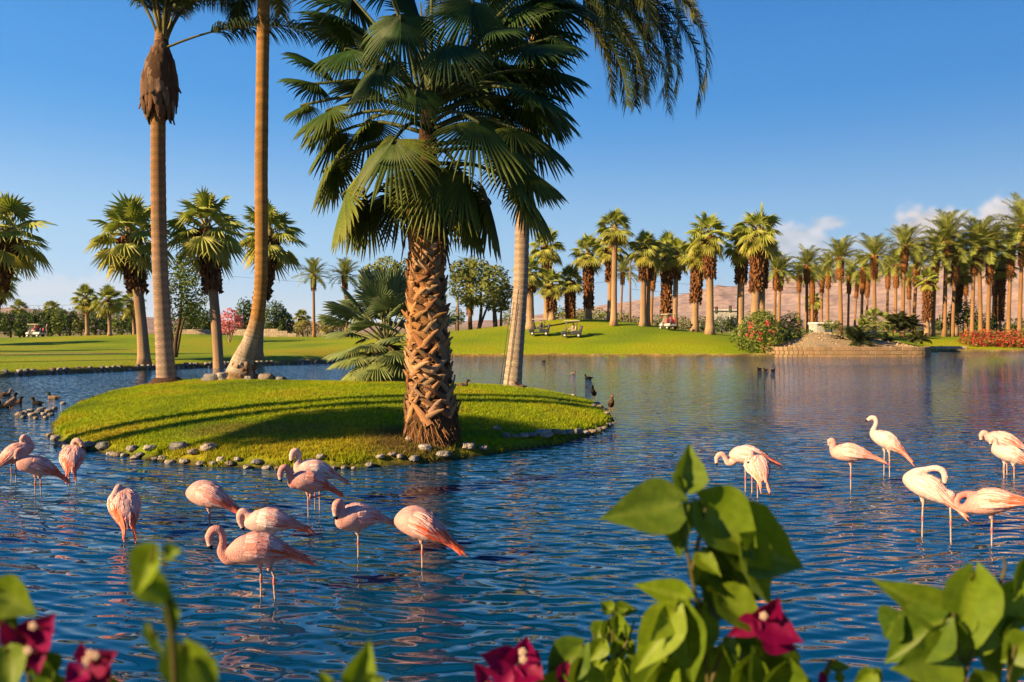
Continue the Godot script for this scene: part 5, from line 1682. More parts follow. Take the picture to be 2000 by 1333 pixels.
	tree("dark_shrub", "shrub", "low dark shrub in the gap between the bougainvillea bush and the gravel mound", 1546, 82, [[0, 655, 26, 14, 0], [-18, 660, 18, 12, 0], [26, 652, 16, 10, 0]], 420, 0.13, dark, [[[[0, 672], [0, 655]], 0.08, bark]])
	var bed := "red flowering shrubs of the waterside bed"
	var red := [Color(0.46, 0.03, 0.035), Color(0.52, 0.10, 0.04), Color(0.16, 0.15, 0.03), Color(0.34, 0.02, 0.035), Color(0.10, 0.12, 0.02), Color(0.20, 0.14, 0.03)]
	for i in 8:
		var px := 1890 + i * 17
		tree("flowering_shrub", "shrub", ["first red flowering shrub of the bed, next to the low pale wall", "second shrub of the red flower bed", "third shrub of the red flower bed, below the crossed date palms", "fourth shrub of the red flower bed", "fifth shrub of the red flower bed", "sixth shrub of the red flower bed", "seventh shrub of the red flower bed", "last visible shrub of the red flower bed, at the picture's edge"][i], px, 100.5, [[0, 657 + 3 * sin(i * 2.1), 15, 13, 0], [-6, 668, 14, 11, -1], [8, 672, 13, 10, -1.5]], 700, 0.12, red, [[[[0, 680], [0, 660]], 0.06, bark]], bed)
	# fan shrubs and cycads on the planter
	for q in [[1708, 618, 34, 90, 0, "light yellow green fan shrub behind the dark round cycad"], [1690, 634, 22, 91, 0, "lower half clump of yellow green fans touching the round cycad"], [1752, 622, 26, 92, 1, "dark many stemmed cycad beside the yellow green fan shrub"], [1778, 628, 24, 93, 1, "dark bushy cycad leaning out beyond the many stemmed one"], [1675, 656, 42, 79.5, 2, "round dark cycad mound on the gravel"], [1725, 662, 22, 82, 2, "small dark tufts of cycad spreading along the wall top"], [1795, 655, 20, 84, 1, "low sprawling plant at the end of the planter"], [1640, 672, 12, 79.5, 2, "little dark tuft on the gravel's lower edge"]]:
		var d: float = q[3]
		var base := P(q[0], 650, d)
		base.y = P(0, q[1] + q[2] * 0.4, d).y
		var root := thing("fan_shrub" if q[4] == 0 else "cycad", q[5], "shrub", base, 0.0, "spiky shrubs of the planter")
		var R: float = q[2] * d / FOC
		for i in (34 if q[4] == 0 else 60):
			var el := deg_to_rad(rr(-5, 85))
			var az := i * 2.4
			var dir := Vector3(cos(el) * cos(az), sin(el), cos(el) * sin(az))
			var m := MB.new()
			if q[4] == 0:
				m.tube([Vector3.ZERO, dir * R * 0.7], [0.02, 0.015], 4, [Color(0.2, 0.2, 0.06)], false)
				fan(m, dir * R * 0.6, dir, Vector3.UP + Vector3(0.01, 0, 0), R * 0.42, 14, 1.8, 0.45, 0.2, Color(0.16, 0.19, 0.035), Color(0.26, 0.26, 0.07), true)
			else:
				feather(m, Vector3(rr(-0.3, 0.3), 0, rr(-0.3, 0.3)) * R, dir, R * rr(0.9, 1.15), 0.9, 30, R * 0.26, 0.085, 0.2, 0.03, Color(0.03, 0.05, 0.015) if q[4] == 2 else Color(0.06, 0.07, 0.02), Color(0.12, 0.12, 0.03))
			piece("frond", i, m.mesh(false), M.far_leaf, root)

# ---------------------------------------------------------------- walls, poles, carts
func structures() -> void:
	# curved stone wall of the planter
	var wall := thing("stone_wall", "curved low stone wall of the planter at the water's edge, sunlit at one end", "wall")
	var way := [P(1497, 0, 77.6), P(1540, 0, 76.2), P(1600, 0, 75.6), P(1680, 0, 75.4), P(1760, 0, 75.7), P(1808, 0, 76.4), P(1813, 0, 80.0)]
	for i in way.size():
		way[i].y = 0.0
	var pts := curve(way, 36)
	var k := 0
	for course in 3:
		for i in range(0, 36):
			var a: Vector3 = pts[i]
			var b: Vector3 = pts[i + 1]
			var t := (b - a)
			var mb := MB.new()
			mb.box(Vector3.ZERO, Vector3(t.length() * 0.985, 0.385, 0.5), tint(Color(0.52, 0.35, 0.20), 0.14), Basis(), 0.035)
			var x := Transform3D(Basis(Vector3.UP, -atan2(t.z, t.x)), (a + b) * 0.5 + Vector3(0, 0.02 + course * 0.39, 0) + t * (0.25 if course == 1 else 0.0) + Vector3(0, 0, rr(-0.015, 0.015)))
			piece("stone_block", k, mb.mesh(false), M.masonry, wall, x)
			k += 1
	# gravel mound behind the wall
	var gm := MB.new()
	var cols := 48
	var rows := 14
	for j in rows + 1:
		for i in cols + 1:
			var u := float(i) / cols
			var f := u * 36.0
			var ii := mini(int(f), 35)
			var front: Vector3 = pts[ii].lerp(pts[ii + 1], f - ii)
			var p := front + Vector3(0, 0, -0.2 - 9.0 * j / rows)
			var px := p.x / -p.z * FOC + 1000.0
			var rise := exp(-pow((px - 1592.0) / 55.0, 2.0)) * 1.25 + exp(-pow((px - 1690.0) / 70.0, 2.0)) * 0.9
			p.y = 0.80 + rise * 1.15 * pow(sin(clampf((j - 1) / 9.0, 0.0, 1.0) * PI * 0.5), 1.6) + rr(-0.02, 0.02)
			if j == rows:
				p.y = ground(p.x, p.z) - 0.2
			gm.pt(p, tint(Color(0.52, 0.40, 0.25), 0.15))
	for j in rows:
		for i in cols:
			var a := j * (cols + 1) + i
			gm.quad(a, a + 1, a + cols + 2, a + cols + 1)
	tag(part("gravel_mound", gm.mesh(), M.masonry, self), "", "", "", "structure")
	var peb := rock_mesh(40, Color(0.58, 0.43, 0.26))
	var mm := MultiMesh.new()
	mm.transform_format = MultiMesh.TRANSFORM_3D
	mm.use_colors = true
	mm.mesh = peb
	mm.instance_count = 1500
	for i in 1500:
		var v := gm.v[cols + 1 + rng.randi() % (cols * 11)] + Vector3(rr(-0.3, 0.3), 0.02, rr(-0.45, 0.1))
		mm.set_instance_transform(i, Transform3D(Basis(Vector3.UP, rr(0, TAU)).scaled(Vector3.ONE * rr(0.10, 0.24)), v))
		mm.set_instance_color(i, tint(Color(1, 0.95, 0.9), 0.3))
	var o := MultiMeshInstance3D.new()
	o.name = numbered("gravel")
	o.multimesh = mm
	o.material_override = M.rock
	add_child(o)
	tag(o, "tan gravel and cobbles on the mound behind the stone wall", "gravel", "", "stuff")
	# low pale wall further along
	var low := thing("low_wall", "low pale wall by the inlet between the planter and the red flowers", "wall", P(1856, 690, 97.2) * Vector3(1, 0, 1))
	for i in 4:
		var mb := MB.new()
		mb.box(Vector3.ZERO, Vector3(1.33, 0.75, 0.4), tint(Color(0.48, 0.36, 0.28), 0.08), Basis(), 0.03)
		piece("wall_block", i, mb.mesh(false), M.plaster, low, Transform3D(Basis(), Vector3(-2.7 + i * 1.36, 0.3, 0.02 * (i % 2))))
	# beige boundary wall beyond the far lawn
	var bw := thing("boundary_wall", "long beige garden wall beyond the far lawn, broken down at one end", "wall")
	for i in 13:
		var a := P(345 + i * 18.0, 0, 116.0)
		var b := P(345 + (i + 1) * 18.0, 0, 116.0)
		var y := ground((a.x + b.x) / 2.0, a.z)
		var hh: float = 1.35 if i < 11 else (1.0 if i == 11 else 0.6)
		var mb := MB.new()
		mb.box(Vector3((a.x + b.x) / 2.0, y + hh * 0.5 - 0.1, a.z), Vector3((b.x - a.x) * 0.995, hh, 0.22), tint(Color(0.50, 0.40, 0.29), 0.05), Basis(), 0.02)
		piece("wall_panel", i, mb.mesh(false), M.plaster, bw)
	# utility poles
	var poles := "wooden utility poles on the plain"
	for q in [[1231, 500, 640, 120, "wooden utility pole standing between the tall orange palm and the twin trunks"], [894, 585, 648, 108, "short wooden post beside the thick trunk, before the broad trees"]]:
		var b := P(q[0], 650, q[3])
		b.y = ground(b.x, b.z) - 0.1
		var root := thing("utility_pole", q[4], "pole", b, 0.0, poles)
		var h: float = P(0, q[1], q[3]).y - b.y
		var mb := MB.new()
		mb.tube([Vector3.ZERO, Vector3(0, h, 0)], [0.2, 0.13], 9, [Color(0.22, 0.13, 0.08)])
		part("pole", mb.mesh(), M.wood, root)
		if q[0] > 1000:
			mb = MB.new()
			mb.box(Vector3(0, h - 0.5, 0), Vector3(2.2, 0.12, 0.12), Color(0.2, 0.12, 0.08))
			part("crossarm", mb.mesh(false), M.wood, root).rotation.y = 1.2
	var wires := [[[900, 560], [1231, 545], 118], [[1231, 545], [1640, 560], 122], [[1231, 565], [1560, 572], 122], [[-60, 592], [260, 588], 140], [[450, 540], [900, 556], 150]]
	for i in wires.size():
		var q: Array = wires[i]
		var a := P(q[0][0], q[0][1], q[2])
		var b := P(q[1][0], q[1][1], q[2])
		var mb := MB.new()
		mb.tube([a, a.lerp(b, 0.25) - Vector3(0, 0.5, 0), a.lerp(b, 0.5) - Vector3(0, 0.7, 0), a.lerp(b, 0.75) - Vector3(0, 0.5, 0), b], [0.022, 0.022, 0.022, 0.022, 0.022], 4, [Color(0.05, 0.05, 0.05)], false)
		tag(part("power_line", mb.mesh(), M.matte, self), ["power line from behind the broad trees to the wooden pole", "upper power line running from the wooden pole behind the date palms", "lower power line running from the wooden pole behind the palms", "power line sagging above the hedge", "faint power line behind the lone slim date palm"][i], "power line", "power lines across the sky")
	for q in [[1399, 606, 138, "traffic signal seen past the thick pale palm"], [1426, 604, 138, "traffic signal nearer the black skirted palm"], [1291, 612, 140, "traffic signal by the twin trunks, above the golf cart"]]:
		var b := P(q[0], 650, q[2])
		b.y = ground(b.x, b.z)
		var root := thing("traffic_signal", q[3], "traffic signal", b, 0.0, "traffic signals on the far road")
		var h: float = P(0, q[1], q[2]).y - b.y
		var mb := MB.new()
		mb.tube([Vector3.ZERO, Vector3(0, h, 0)], [0.1, 0.08], 8, [Color(0.3, 0.3, 0.3)])
		part("post", mb.mesh(), M.matte, root)
		mb = MB.new()
		mb.box(Vector3(0, h, 0.15), Vector3(0.5, 1.25, 0.35), Color(0.03, 0.03, 0.03), Basis(), 0.05)
		var hd := part("signal_head", mb.mesh(false), M.matte, root)
		for j in 3:
			mb = MB.new()
			mb.tube([Vector3(0, h + 0.38 - j * 0.38, 0.31), Vector3(0, h + 0.38 - j * 0.38, 0.36)], [0.14, 0.14], 10, [[Color(0.15, 0.02, 0.02), Color(0.2, 0.12, 0.02), Color(0.02, 0.1, 0.04)][j]])
			part("lens", mb.mesh(), M.matte, hd)
	for q in [[1413, 616, 150, 5.0, 2.2, "small pale building between the two traffic signals"], [1603, 642, 118, 2.6, 1.6, "low white flat roofed shelter behind the gravel mound"]]:
		var b := P(q[0], 650, q[2])
		b.y = ground(b.x, b.z)
		var root := thing("shelter", q[5], "building", b)
		var top: float = P(0, q[1] - 8, q[2]).y - b.y
		var mb := MB.new()
		mb.box(Vector3(0, top * 0.5, 0), Vector3(q[3] * 0.92, top, 3.0), Color(0.5, 0.48, 0.46))
		var w := part("wall", mb.mesh(false), M.plaster, root)
		mb = MB.new()
		mb.box(Vector3(0, top + 0.15, 0), Vector3(q[3], 0.3, 3.6), Color(0.78, 0.77, 0.76), Basis(), 0.05)
		part("roof", mb.mesh(false), M.plaster, root)
		mb = MB.new()
		mb.box(Vector3(q[3] * 0.2, top * 0.6, 1.51), Vector3(1.0, 0.8, 0.06), Color(0.05, 0.06, 0.07))
		part("window", mb.mesh(false), M.paint, w)
	# sandy path and the strip of still water on the far lawn
	var sm := MB.new()
	var prev := -1
	for i in 30:
		var a := P(-60 + i * 10.0, 0, 62.0 + i * 0.12)
		var q := sm.pt(Vector3(a.x, ground(a.x, a.z + 0.8) + 0.03, a.z + 0.8), Color(0.42, 0.30, 0.14))
		sm.pt(Vector3(a.x, ground(a.x, a.z - 0.8) + 0.03, a.z - 0.8), Color(0.42, 0.30, 0.14))
		if prev >= 0:
			sm.quad(prev, q, q + 1, prev + 1)
		prev = q
	tag(part("sand_path", sm.mesh(), M.plaster, self), "", "", "", "structure")

func person(called: String, label: String, at: Vector3, turn: float, seated: bool, shirt: Color, trousers: Color, hat: Color) -> void:
	var t := thing(called, label, "person", at, turn, "golfers")
	var b := []
	if seated:
		b = [[Vector3(0, 0.08, 0), Vector3(-0.05, 0.48, 0), 0.15, 0.165], [Vector3(-0.05, 0.5, 0), Vector3(-0.04, 0.62, 0), 0.08, 0.06], [Vector3(-0.03, 0.72, 0), Vector3(-0.02, 0.78, 0), 0.10, 0.105]]
		for s in [-1.0, 1.0]:
			b.append([Vector3(0, 0.05, s * 0.1), Vector3(0.42, 0.10, s * 0.12), 0.095, 0.07])
			b.append([Vector3(0.42, 0.10, s * 0.12), Vector3(0.48, -0.32, s * 0.12), 0.065, 0.045])
			b.append([Vector3(0.48, -0.34, s * 0.12), Vector3(0.60, -0.36, s * 0.13), 0.05, 0.04])
			b.append([Vector3(-0.05, 0.46, s * 0.19), Vector3(0.08, 0.22, s * 0.24), 0.06, 0.045])
			b.append([Vector3(0.08, 0.22, s * 0.24), Vector3(0.32, 0.28, s * 0.16), 0.042, 0.032])
			b.append([Vector3(0.32, 0.28, s * 0.16), Vector3(0.39, 0.30, s * 0.15), 0.04, 0.03])
	else:
		b = [[Vector3(0, 0.95, 0), Vector3(0, 1.38, 0), 0.14, 0.165], [Vector3(0, 1.42, 0), Vector3(0, 1.52, 0), 0.07, 0.055], [Vector3(0.01, 1.62, 0), Vector3(0.02, 1.68, 0), 0.10, 0.10]]
		for s in [-1.0, 1.0]:
			b.append([Vector3(0, 0.92, s * 0.09), Vector3(0.03, 0.5, s * 0.11), 0.095, 0.065])
			b.append([Vector3(0.03, 0.5, s * 0.11), Vector3(0, 0.08, s * 0.12), 0.062, 0.042])
			b.append([Vector3(0, 0.05, s * 0.12), Vector3(0.14, 0.04, s * 0.13), 0.05, 0.04])
			b.append([Vector3(0, 1.36, s * 0.19), Vector3(-0.02, 1.08, s * 0.25), 0.06, 0.045])
			b.append([Vector3(-0.02, 1.08, s * 0.25), Vector3(0.12, 0.85, s * 0.22), 0.042, 0.032])
			b.append([Vector3(0.12, 0.85, s * 0.22), Vector3(0.15, 0.77, s * 0.21), 0.042, 0.03])
	var off := 0.0 if not seated else 0.87
	var mb := MB.new()
	sdf(mb, b, 0.03, 0.04, func(p: Vector3) -> Color:
		var y := p.y + off
		if y > 1.68: return hat
		if y > 1.5: return Color(0.45, 0.25, 0.17)
		if y > 0.98 and not (seated and p.x > 0.2): return shirt
		if seated and p.x > 0.28 and y > 1.08: return Color(0.45, 0.25, 0.17)
		return trousers)
	part("body", mb.mesh(), M.matte, t)

func cart(label: String, px: float, d: float, turn: float, body: Color, seat: Color, roofc: Color) -> Node3D:
	var b := P(px, 650, d)
	b.y = ground(b.x, b.z) + 0.02
	var root := thing("golf_cart", label, "golf cart", b, turn, "golf carts on the course")
	var mb := MB.new()
	mb.box(Vector3(0, 0.36, 0), Vector3(2.2, 0.16, 1.05), Color(0.04, 0.04, 0.045), Basis(), 0.05)
	part("chassis", mb.mesh(false), M.matte, root)
	mb = MB.new()
	mb.box(Vector3(0.86, 0.56, 0), Vector3(0.62, 0.34, 1.1), body, Basis(Vector3(0, 0, 1), -0.12), 0.09)
	mb.box(Vector3(0.62, 0.78, 0), Vector3(0.14, 0.38, 1.06), body, Basis(Vector3(0, 0, 1), 0.25), 0.05)
	part("front_cowl", mb.mesh(false), M.paint, root, "stuff")
	mb = MB.new()
	mb.box(Vector3(-0.55, 0.56, 0), Vector3(1.15, 0.36, 1.1), body, Basis(), 0.09)
	part("rear_body", mb.mesh(false), M.paint, root)
	mb = MB.new()
	mb.box(Vector3(-0.2, 0.79, 0), Vector3(0.5, 0.14, 1.02), seat, Basis(), 0.05)
	part("seat", mb.mesh(false), M.matte, root)
	mb = MB.new()
	mb.box(Vector3(-0.47, 1.05, 0), Vector3(0.12, 0.42, 1.02), seat, Basis(Vector3(0, 0, 1), 0.15), 0.05)
	part("backrest", mb.mesh(false), M.matte, root)
	mb = MB.new()
	mb.box(Vector3(-0.05, 1.84, 0), Vector3(1.75, 0.07, 1.15), roofc, Basis(), 0.03)
	part("roof", mb.mesh(false), M.paint, root)
	for s in [-1.0, 1.0]:
		mb = MB.new()
		mb.tube([Vector3(0.68, 0.92, s * 0.5), Vector3(0.55, 1.82, s * 0.5)], [0.022, 0.022], 6, [Color(0.05, 0.05, 0.05)])
		part("roof_post", mb.mesh(), M.matte, root)
		mb = MB.new()
		mb.tube([Vector3(-0.62, 0.72, s * 0.5), Vector3(-0.66, 1.82, s * 0.5)], [0.022, 0.022], 6, [Color(0.05, 0.05, 0.05)])
		part("roof_post", mb.mesh(), M.matte, root)
		for x in [0.78, -0.76]:
			mb = MB.new()
			mb.tube([Vector3(x, 0.23, s * 0.42), Vector3(x, 0.23, s * 0.44), Vector3(x, 0.23, s * 0.58), Vector3(x, 0.23, s * 0.60)], [0.19, 0.23, 0.23, 0.19], 16, [Color(0.02, 0.02, 0.02)])
			var wl := part("wheel", mb.mesh(), M.rubber, root)
			mb = MB.new()
			mb.tube([Vector3(x, 0.23, s * 0.595), Vector3(x, 0.23, s * 0.612)], [0.12, 0.10], 12, [Color(0.6, 0.6, 0.6)])
			part("rim", mb.mesh(), M.paint, wl)
		mb = MB.new()
		mb.tube([Vector3(-1.0, 0.6, s * 0.25), Vector3(-1.16, 1.3, s * 0.25)], [0.13, 0.15], 10, [[Color(0.05, 0.05, 0.08), Color(0.4, 0.05, 0.05)][int(s > 0)]])
		part("golf_bag", mb.mesh(), M.matte, root)
	mb = MB.new()
	mb.box(Vector3(0.615, 1.36, 0), Vector3(0.02, 0.8, 0.94), Color(1, 1, 1), Basis(Vector3(0, 0, 1), 0.14))
	part("windscreen", mb.mesh(false), M.glass, root)
	mb = MB.new()
	for i in 12:
		var a := TAU * i / 12.0
		var a2 := TAU * (i + 1) / 12.0
		mb.tube([Vector3(0.36 - 0.06 * cos(a), 1.06 + 0.16 * cos(a) * 0.6, 0.25 + 0.17 * sin(a)), Vector3(0.36 - 0.06 * cos(a2), 1.06 + 0.16 * cos(a2) * 0.6, 0.25 + 0.17 * sin(a2))], [0.014, 0.014], 5, [Color(0.02, 0.02, 0.02)], false)
	mb.tube([Vector3(0.36, 1.06, 0.25), Vector3(0.56, 0.8, 0.25)], [0.02, 0.02], 5, [Color(0.03, 0.03, 0.03)])
	part("steering_wheel", mb.mesh(), M.matte, root)
	return root

func carts() -> void:
	var blk := Color(0.02, 0.02, 0.025)
	var sets := [
		[cart("dark golf cart with cream roof parked on the mound, one nearest the pale ringed trunk", 1053, 87.0, PI, Color(0.03, 0.035, 0.04), Color(0.06, 0.06, 0.07), Color(0.66, 0.58, 0.44)), [["dark clothed golfer driving the cart nearest the pale ringed trunk", 0.25, Color(0.03, 0.035, 0.06), Color(0.06, 0.06, 0.07), Color(0.05, 0.05, 0.05)], ["dark clothed passenger of the golf cart nearest the pale ringed trunk", -0.26, Color(0.05, 0.05, 0.07), Color(0.1, 0.1, 0.1), Color(0.3, 0.25, 0.2)]]],
		[cart("golf cart with cream roof and pale rider, below the mound's crest", 1116, 86.0, PI, Color(0.05, 0.05, 0.055), Color(0.4, 0.32, 0.24), Color(0.66, 0.58, 0.44)), [["golfer in beige sitting in the golf cart below the mound's crest", 0.25, Color(0.5, 0.38, 0.26), Color(0.45, 0.34, 0.24), Color(0.6, 0.5, 0.4)]]],
		[cart("golf cart seen end on beside the dark smooth palm trunk", 1305, 92.0, 1.9, Color(0.45, 0.42, 0.38), Color(0.4, 0.04, 0.04), Color(0.6, 0.52, 0.42)), [["red shirted golfer in the golf cart beside the dark smooth palm", 0.25, Color(0.5, 0.03, 0.03), Color(0.2, 0.05, 0.05), Color(0.4, 0.3, 0.25)]]],
		[cart("white golf cart on the far lawn before the hedge, red shirted riders in it", 68, 108.0, PI * 0.95, Color(0.62, 0.6, 0.56), Color(0.1, 0.1, 0.1), Color(0.7, 0.62, 0.45)), [["red shirted golfer riding the white golf cart by the hedge", 0.25, Color(0.6, 0.06, 0.07), Color(0.03, 0.04, 0.1), Color(0.5, 0.4, 0.3)], ["second red shirted golfer in the white golf cart by the hedge", -0.26, Color(0.55, 0.08, 0.10), Color(0.4, 0.35, 0.3), Color(0.6, 0.55, 0.5)]]],
	]
	for s in sets:
		var c: Node3D = s[0]
		for q in s[1]:
			person("person", q[0], c.transform * Vector3(-0.2, 0.87, q[1]), c.rotation.y, true, q[2], q[3], q[4])
	var b := P(91, 650, 107.0)
	b.y = ground(b.x, b.z)
	person("person", "golfer in dark clothes standing beside the white golf cart", b, 0.5, false, Color(0.05, 0.05, 0.05), Color(0.1, 0.09, 0.08), Color(0.3, 0.22, 0.15))

# ---------------------------------------------------------------- bougainvillea by the camera
# a leaf from its base to its tip, width across, face turned by roll, cupped along the midrib, tip curling down
func blade(base: Vector3, tip: Vector3, width: float, face: Vector3, fold: float, curl: float, ca: Color, cb: Color) -> MB:
	var mb := MB.new()
	var ax := tip - base
	var L := ax.length()
	ax /= L
	face = (face - ax * face.dot(ax)).normalized()
	var side := ax.cross(face)
	var prof := [0.10, 0.62, 0.92, 1.0, 0.97, 0.86, 0.70, 0.52, 0.33, 0.15, 0.01]
	var prev := -1
	for j in 11:
		var t := j / 10.0
		var here := -1
		for i in 7:
			var u := (i - 3) / 3.0
			var w: float = width * 0.5 * prof[j]
			var sink := fold * (absf(u) - 0.5) * w - curl * L * (t - 0.15) * (t - 0.15) + 0.018 * L * sin(t * 22.0 + u) * u * u
			var rear := 0.10 * L * u * u * (1.0 - t) * (1.0 - t)
			var p := base + ax * (L * t - rear) + side * u * w + face * sink
			var vein := 1.0 if i == 3 else (0.35 if (j + absi(i - 3)) % 3 == 0 else 0.0)
			var q := mb.pt(p, ca.lerp(cb, clampf(absf(u) * 0.2 + vein * 0.7, 0.0, 1.0)))
			if i == 0:
				here = q
		if prev >= 0:
			for i in 6:
				mb.quad(prev + i, prev + i + 1, here + i + 1, here + i)
		prev = here
	return mb

# list rows: base px, base py, tip px, tip py, width px, facing turn, tone (0 bright .. 1 dark), depth offset at the tip
func spray(label: String, d: float, stems: Array, list: Array, flowers: Array) -> void:
	var foot := P(stems[0][0][0], stems[0][0][1], d)
	var root := thing("bougainvillea", label, "plant", foot, 0.0, "bougainvillea sprays on the near bank")
	for s in stems:
		var way := []
		for q in s:
			way.append(P(q[0], q[1], d + (q[2] if q.size() > 2 else 0.0)) - foot)
		var pts := curve(way, 14)
		var rads := []
		for i in 15:
			rads.append(lerpf(0.0030, 0.0014, i / 14.0))
		var mb := MB.new()
		mb.tube(pts, rads, 7, [Color(0.12, 0.10, 0.04)])
		part("stem", mb.mesh(), M.near_leaf, root)
	var k := 0
	for q in list:
		var z: float = rr(-0.02, 0.02)
		var base := P(q[0], q[1], d + z) - foot
		var tip := P(q[2], q[3], d + z + q[7]) - foot
		var w: float = q[4] * d / FOC * 0.93
		var tw: float = q[5]
		var face := Vector3(sin(tw), 0.35, cos(tw))
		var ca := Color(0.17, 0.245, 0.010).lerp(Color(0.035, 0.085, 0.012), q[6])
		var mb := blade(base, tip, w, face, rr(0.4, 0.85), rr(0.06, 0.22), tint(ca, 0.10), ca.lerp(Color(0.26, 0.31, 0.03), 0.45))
		var o := piece("leaf", k, mb.mesh(), M.near_leaf, root)
		var st := MB.new()
		var nearest := base + Vector3(rr(-0.004, 0.004), -0.012, -0.004)
		st.tube([base + (tip - base) * 0.06, base, nearest], [0.0010, 0.0012, 0.0013], 5, [Color(0.16, 0.17, 0.03)])
		piece("leaf_stalk", 0, st.mesh(), M.near_leaf, o)
		k += 1
	# a flower: bracts as [base px, base py, tip px, tip py, width px, turn], florets as [px, py]
	for f in flowers:
		var n := 0
		var head := MB.new()
		var c := P(f[0][0][0], f[0][0][1], d - 0.01) - foot
		head.tube([c + Vector3(0, -0.02, -0.004), c], [0.0012, 0.0016], 5, [Color(0.2, 0.12, 0.06)])
		var fo := part("flower", head.mesh(), M.near_leaf, root)
		for q in f[0]:
			var base := P(q[0], q[1], d - 0.012) - foot
			var tip := P(q[2], q[3], d - 0.02 + rr(-0.02, 0.01)) - foot
			var col := Color(0.27, 0.002, 0.085).lerp(Color(0.19, 0.002, 0.04), rng.randf() * 0.8)
			var mb := blade(base, tip, q[4] * d / FOC, Vector3(sin(q[5]), 0.3, cos(q[5])), 0.5, 0.08, tint(col, 0.08), col * 0.75)
			piece("bract", n, mb.mesh(), M.bract, fo)
			n += 1
		n = 0
		for q in f[1]:
			var at := P(q[0], q[1], d - 0.03) - foot
			var mb := MB.new()
			var r: float = 7.5 * d / FOC
			mb.tube([at + Vector3(0.001, -0.008, -0.014), at], [0.0012, 0.0016], 6, [Color(0.5, 0.2, 0.2)])
			for i in 5:
				var a := TAU * i / 5.0
				mb.ball(at + Vector3(cos(a), sin(a), 0.1) * r * 0.65, Vector3(r * 0.5, r * 0.5, r * 0.25), Color(0.82, 0.62, 0.50), 7, 5)
			mb.ball(at + Vector3(0, 0, r * 0.15), Vector3.ONE * r * 0.35, Color(0.75, 0.55, 0.2), 6, 5)
			piece("floret", n, mb.mesh(), M.bract, fo)
			n += 1

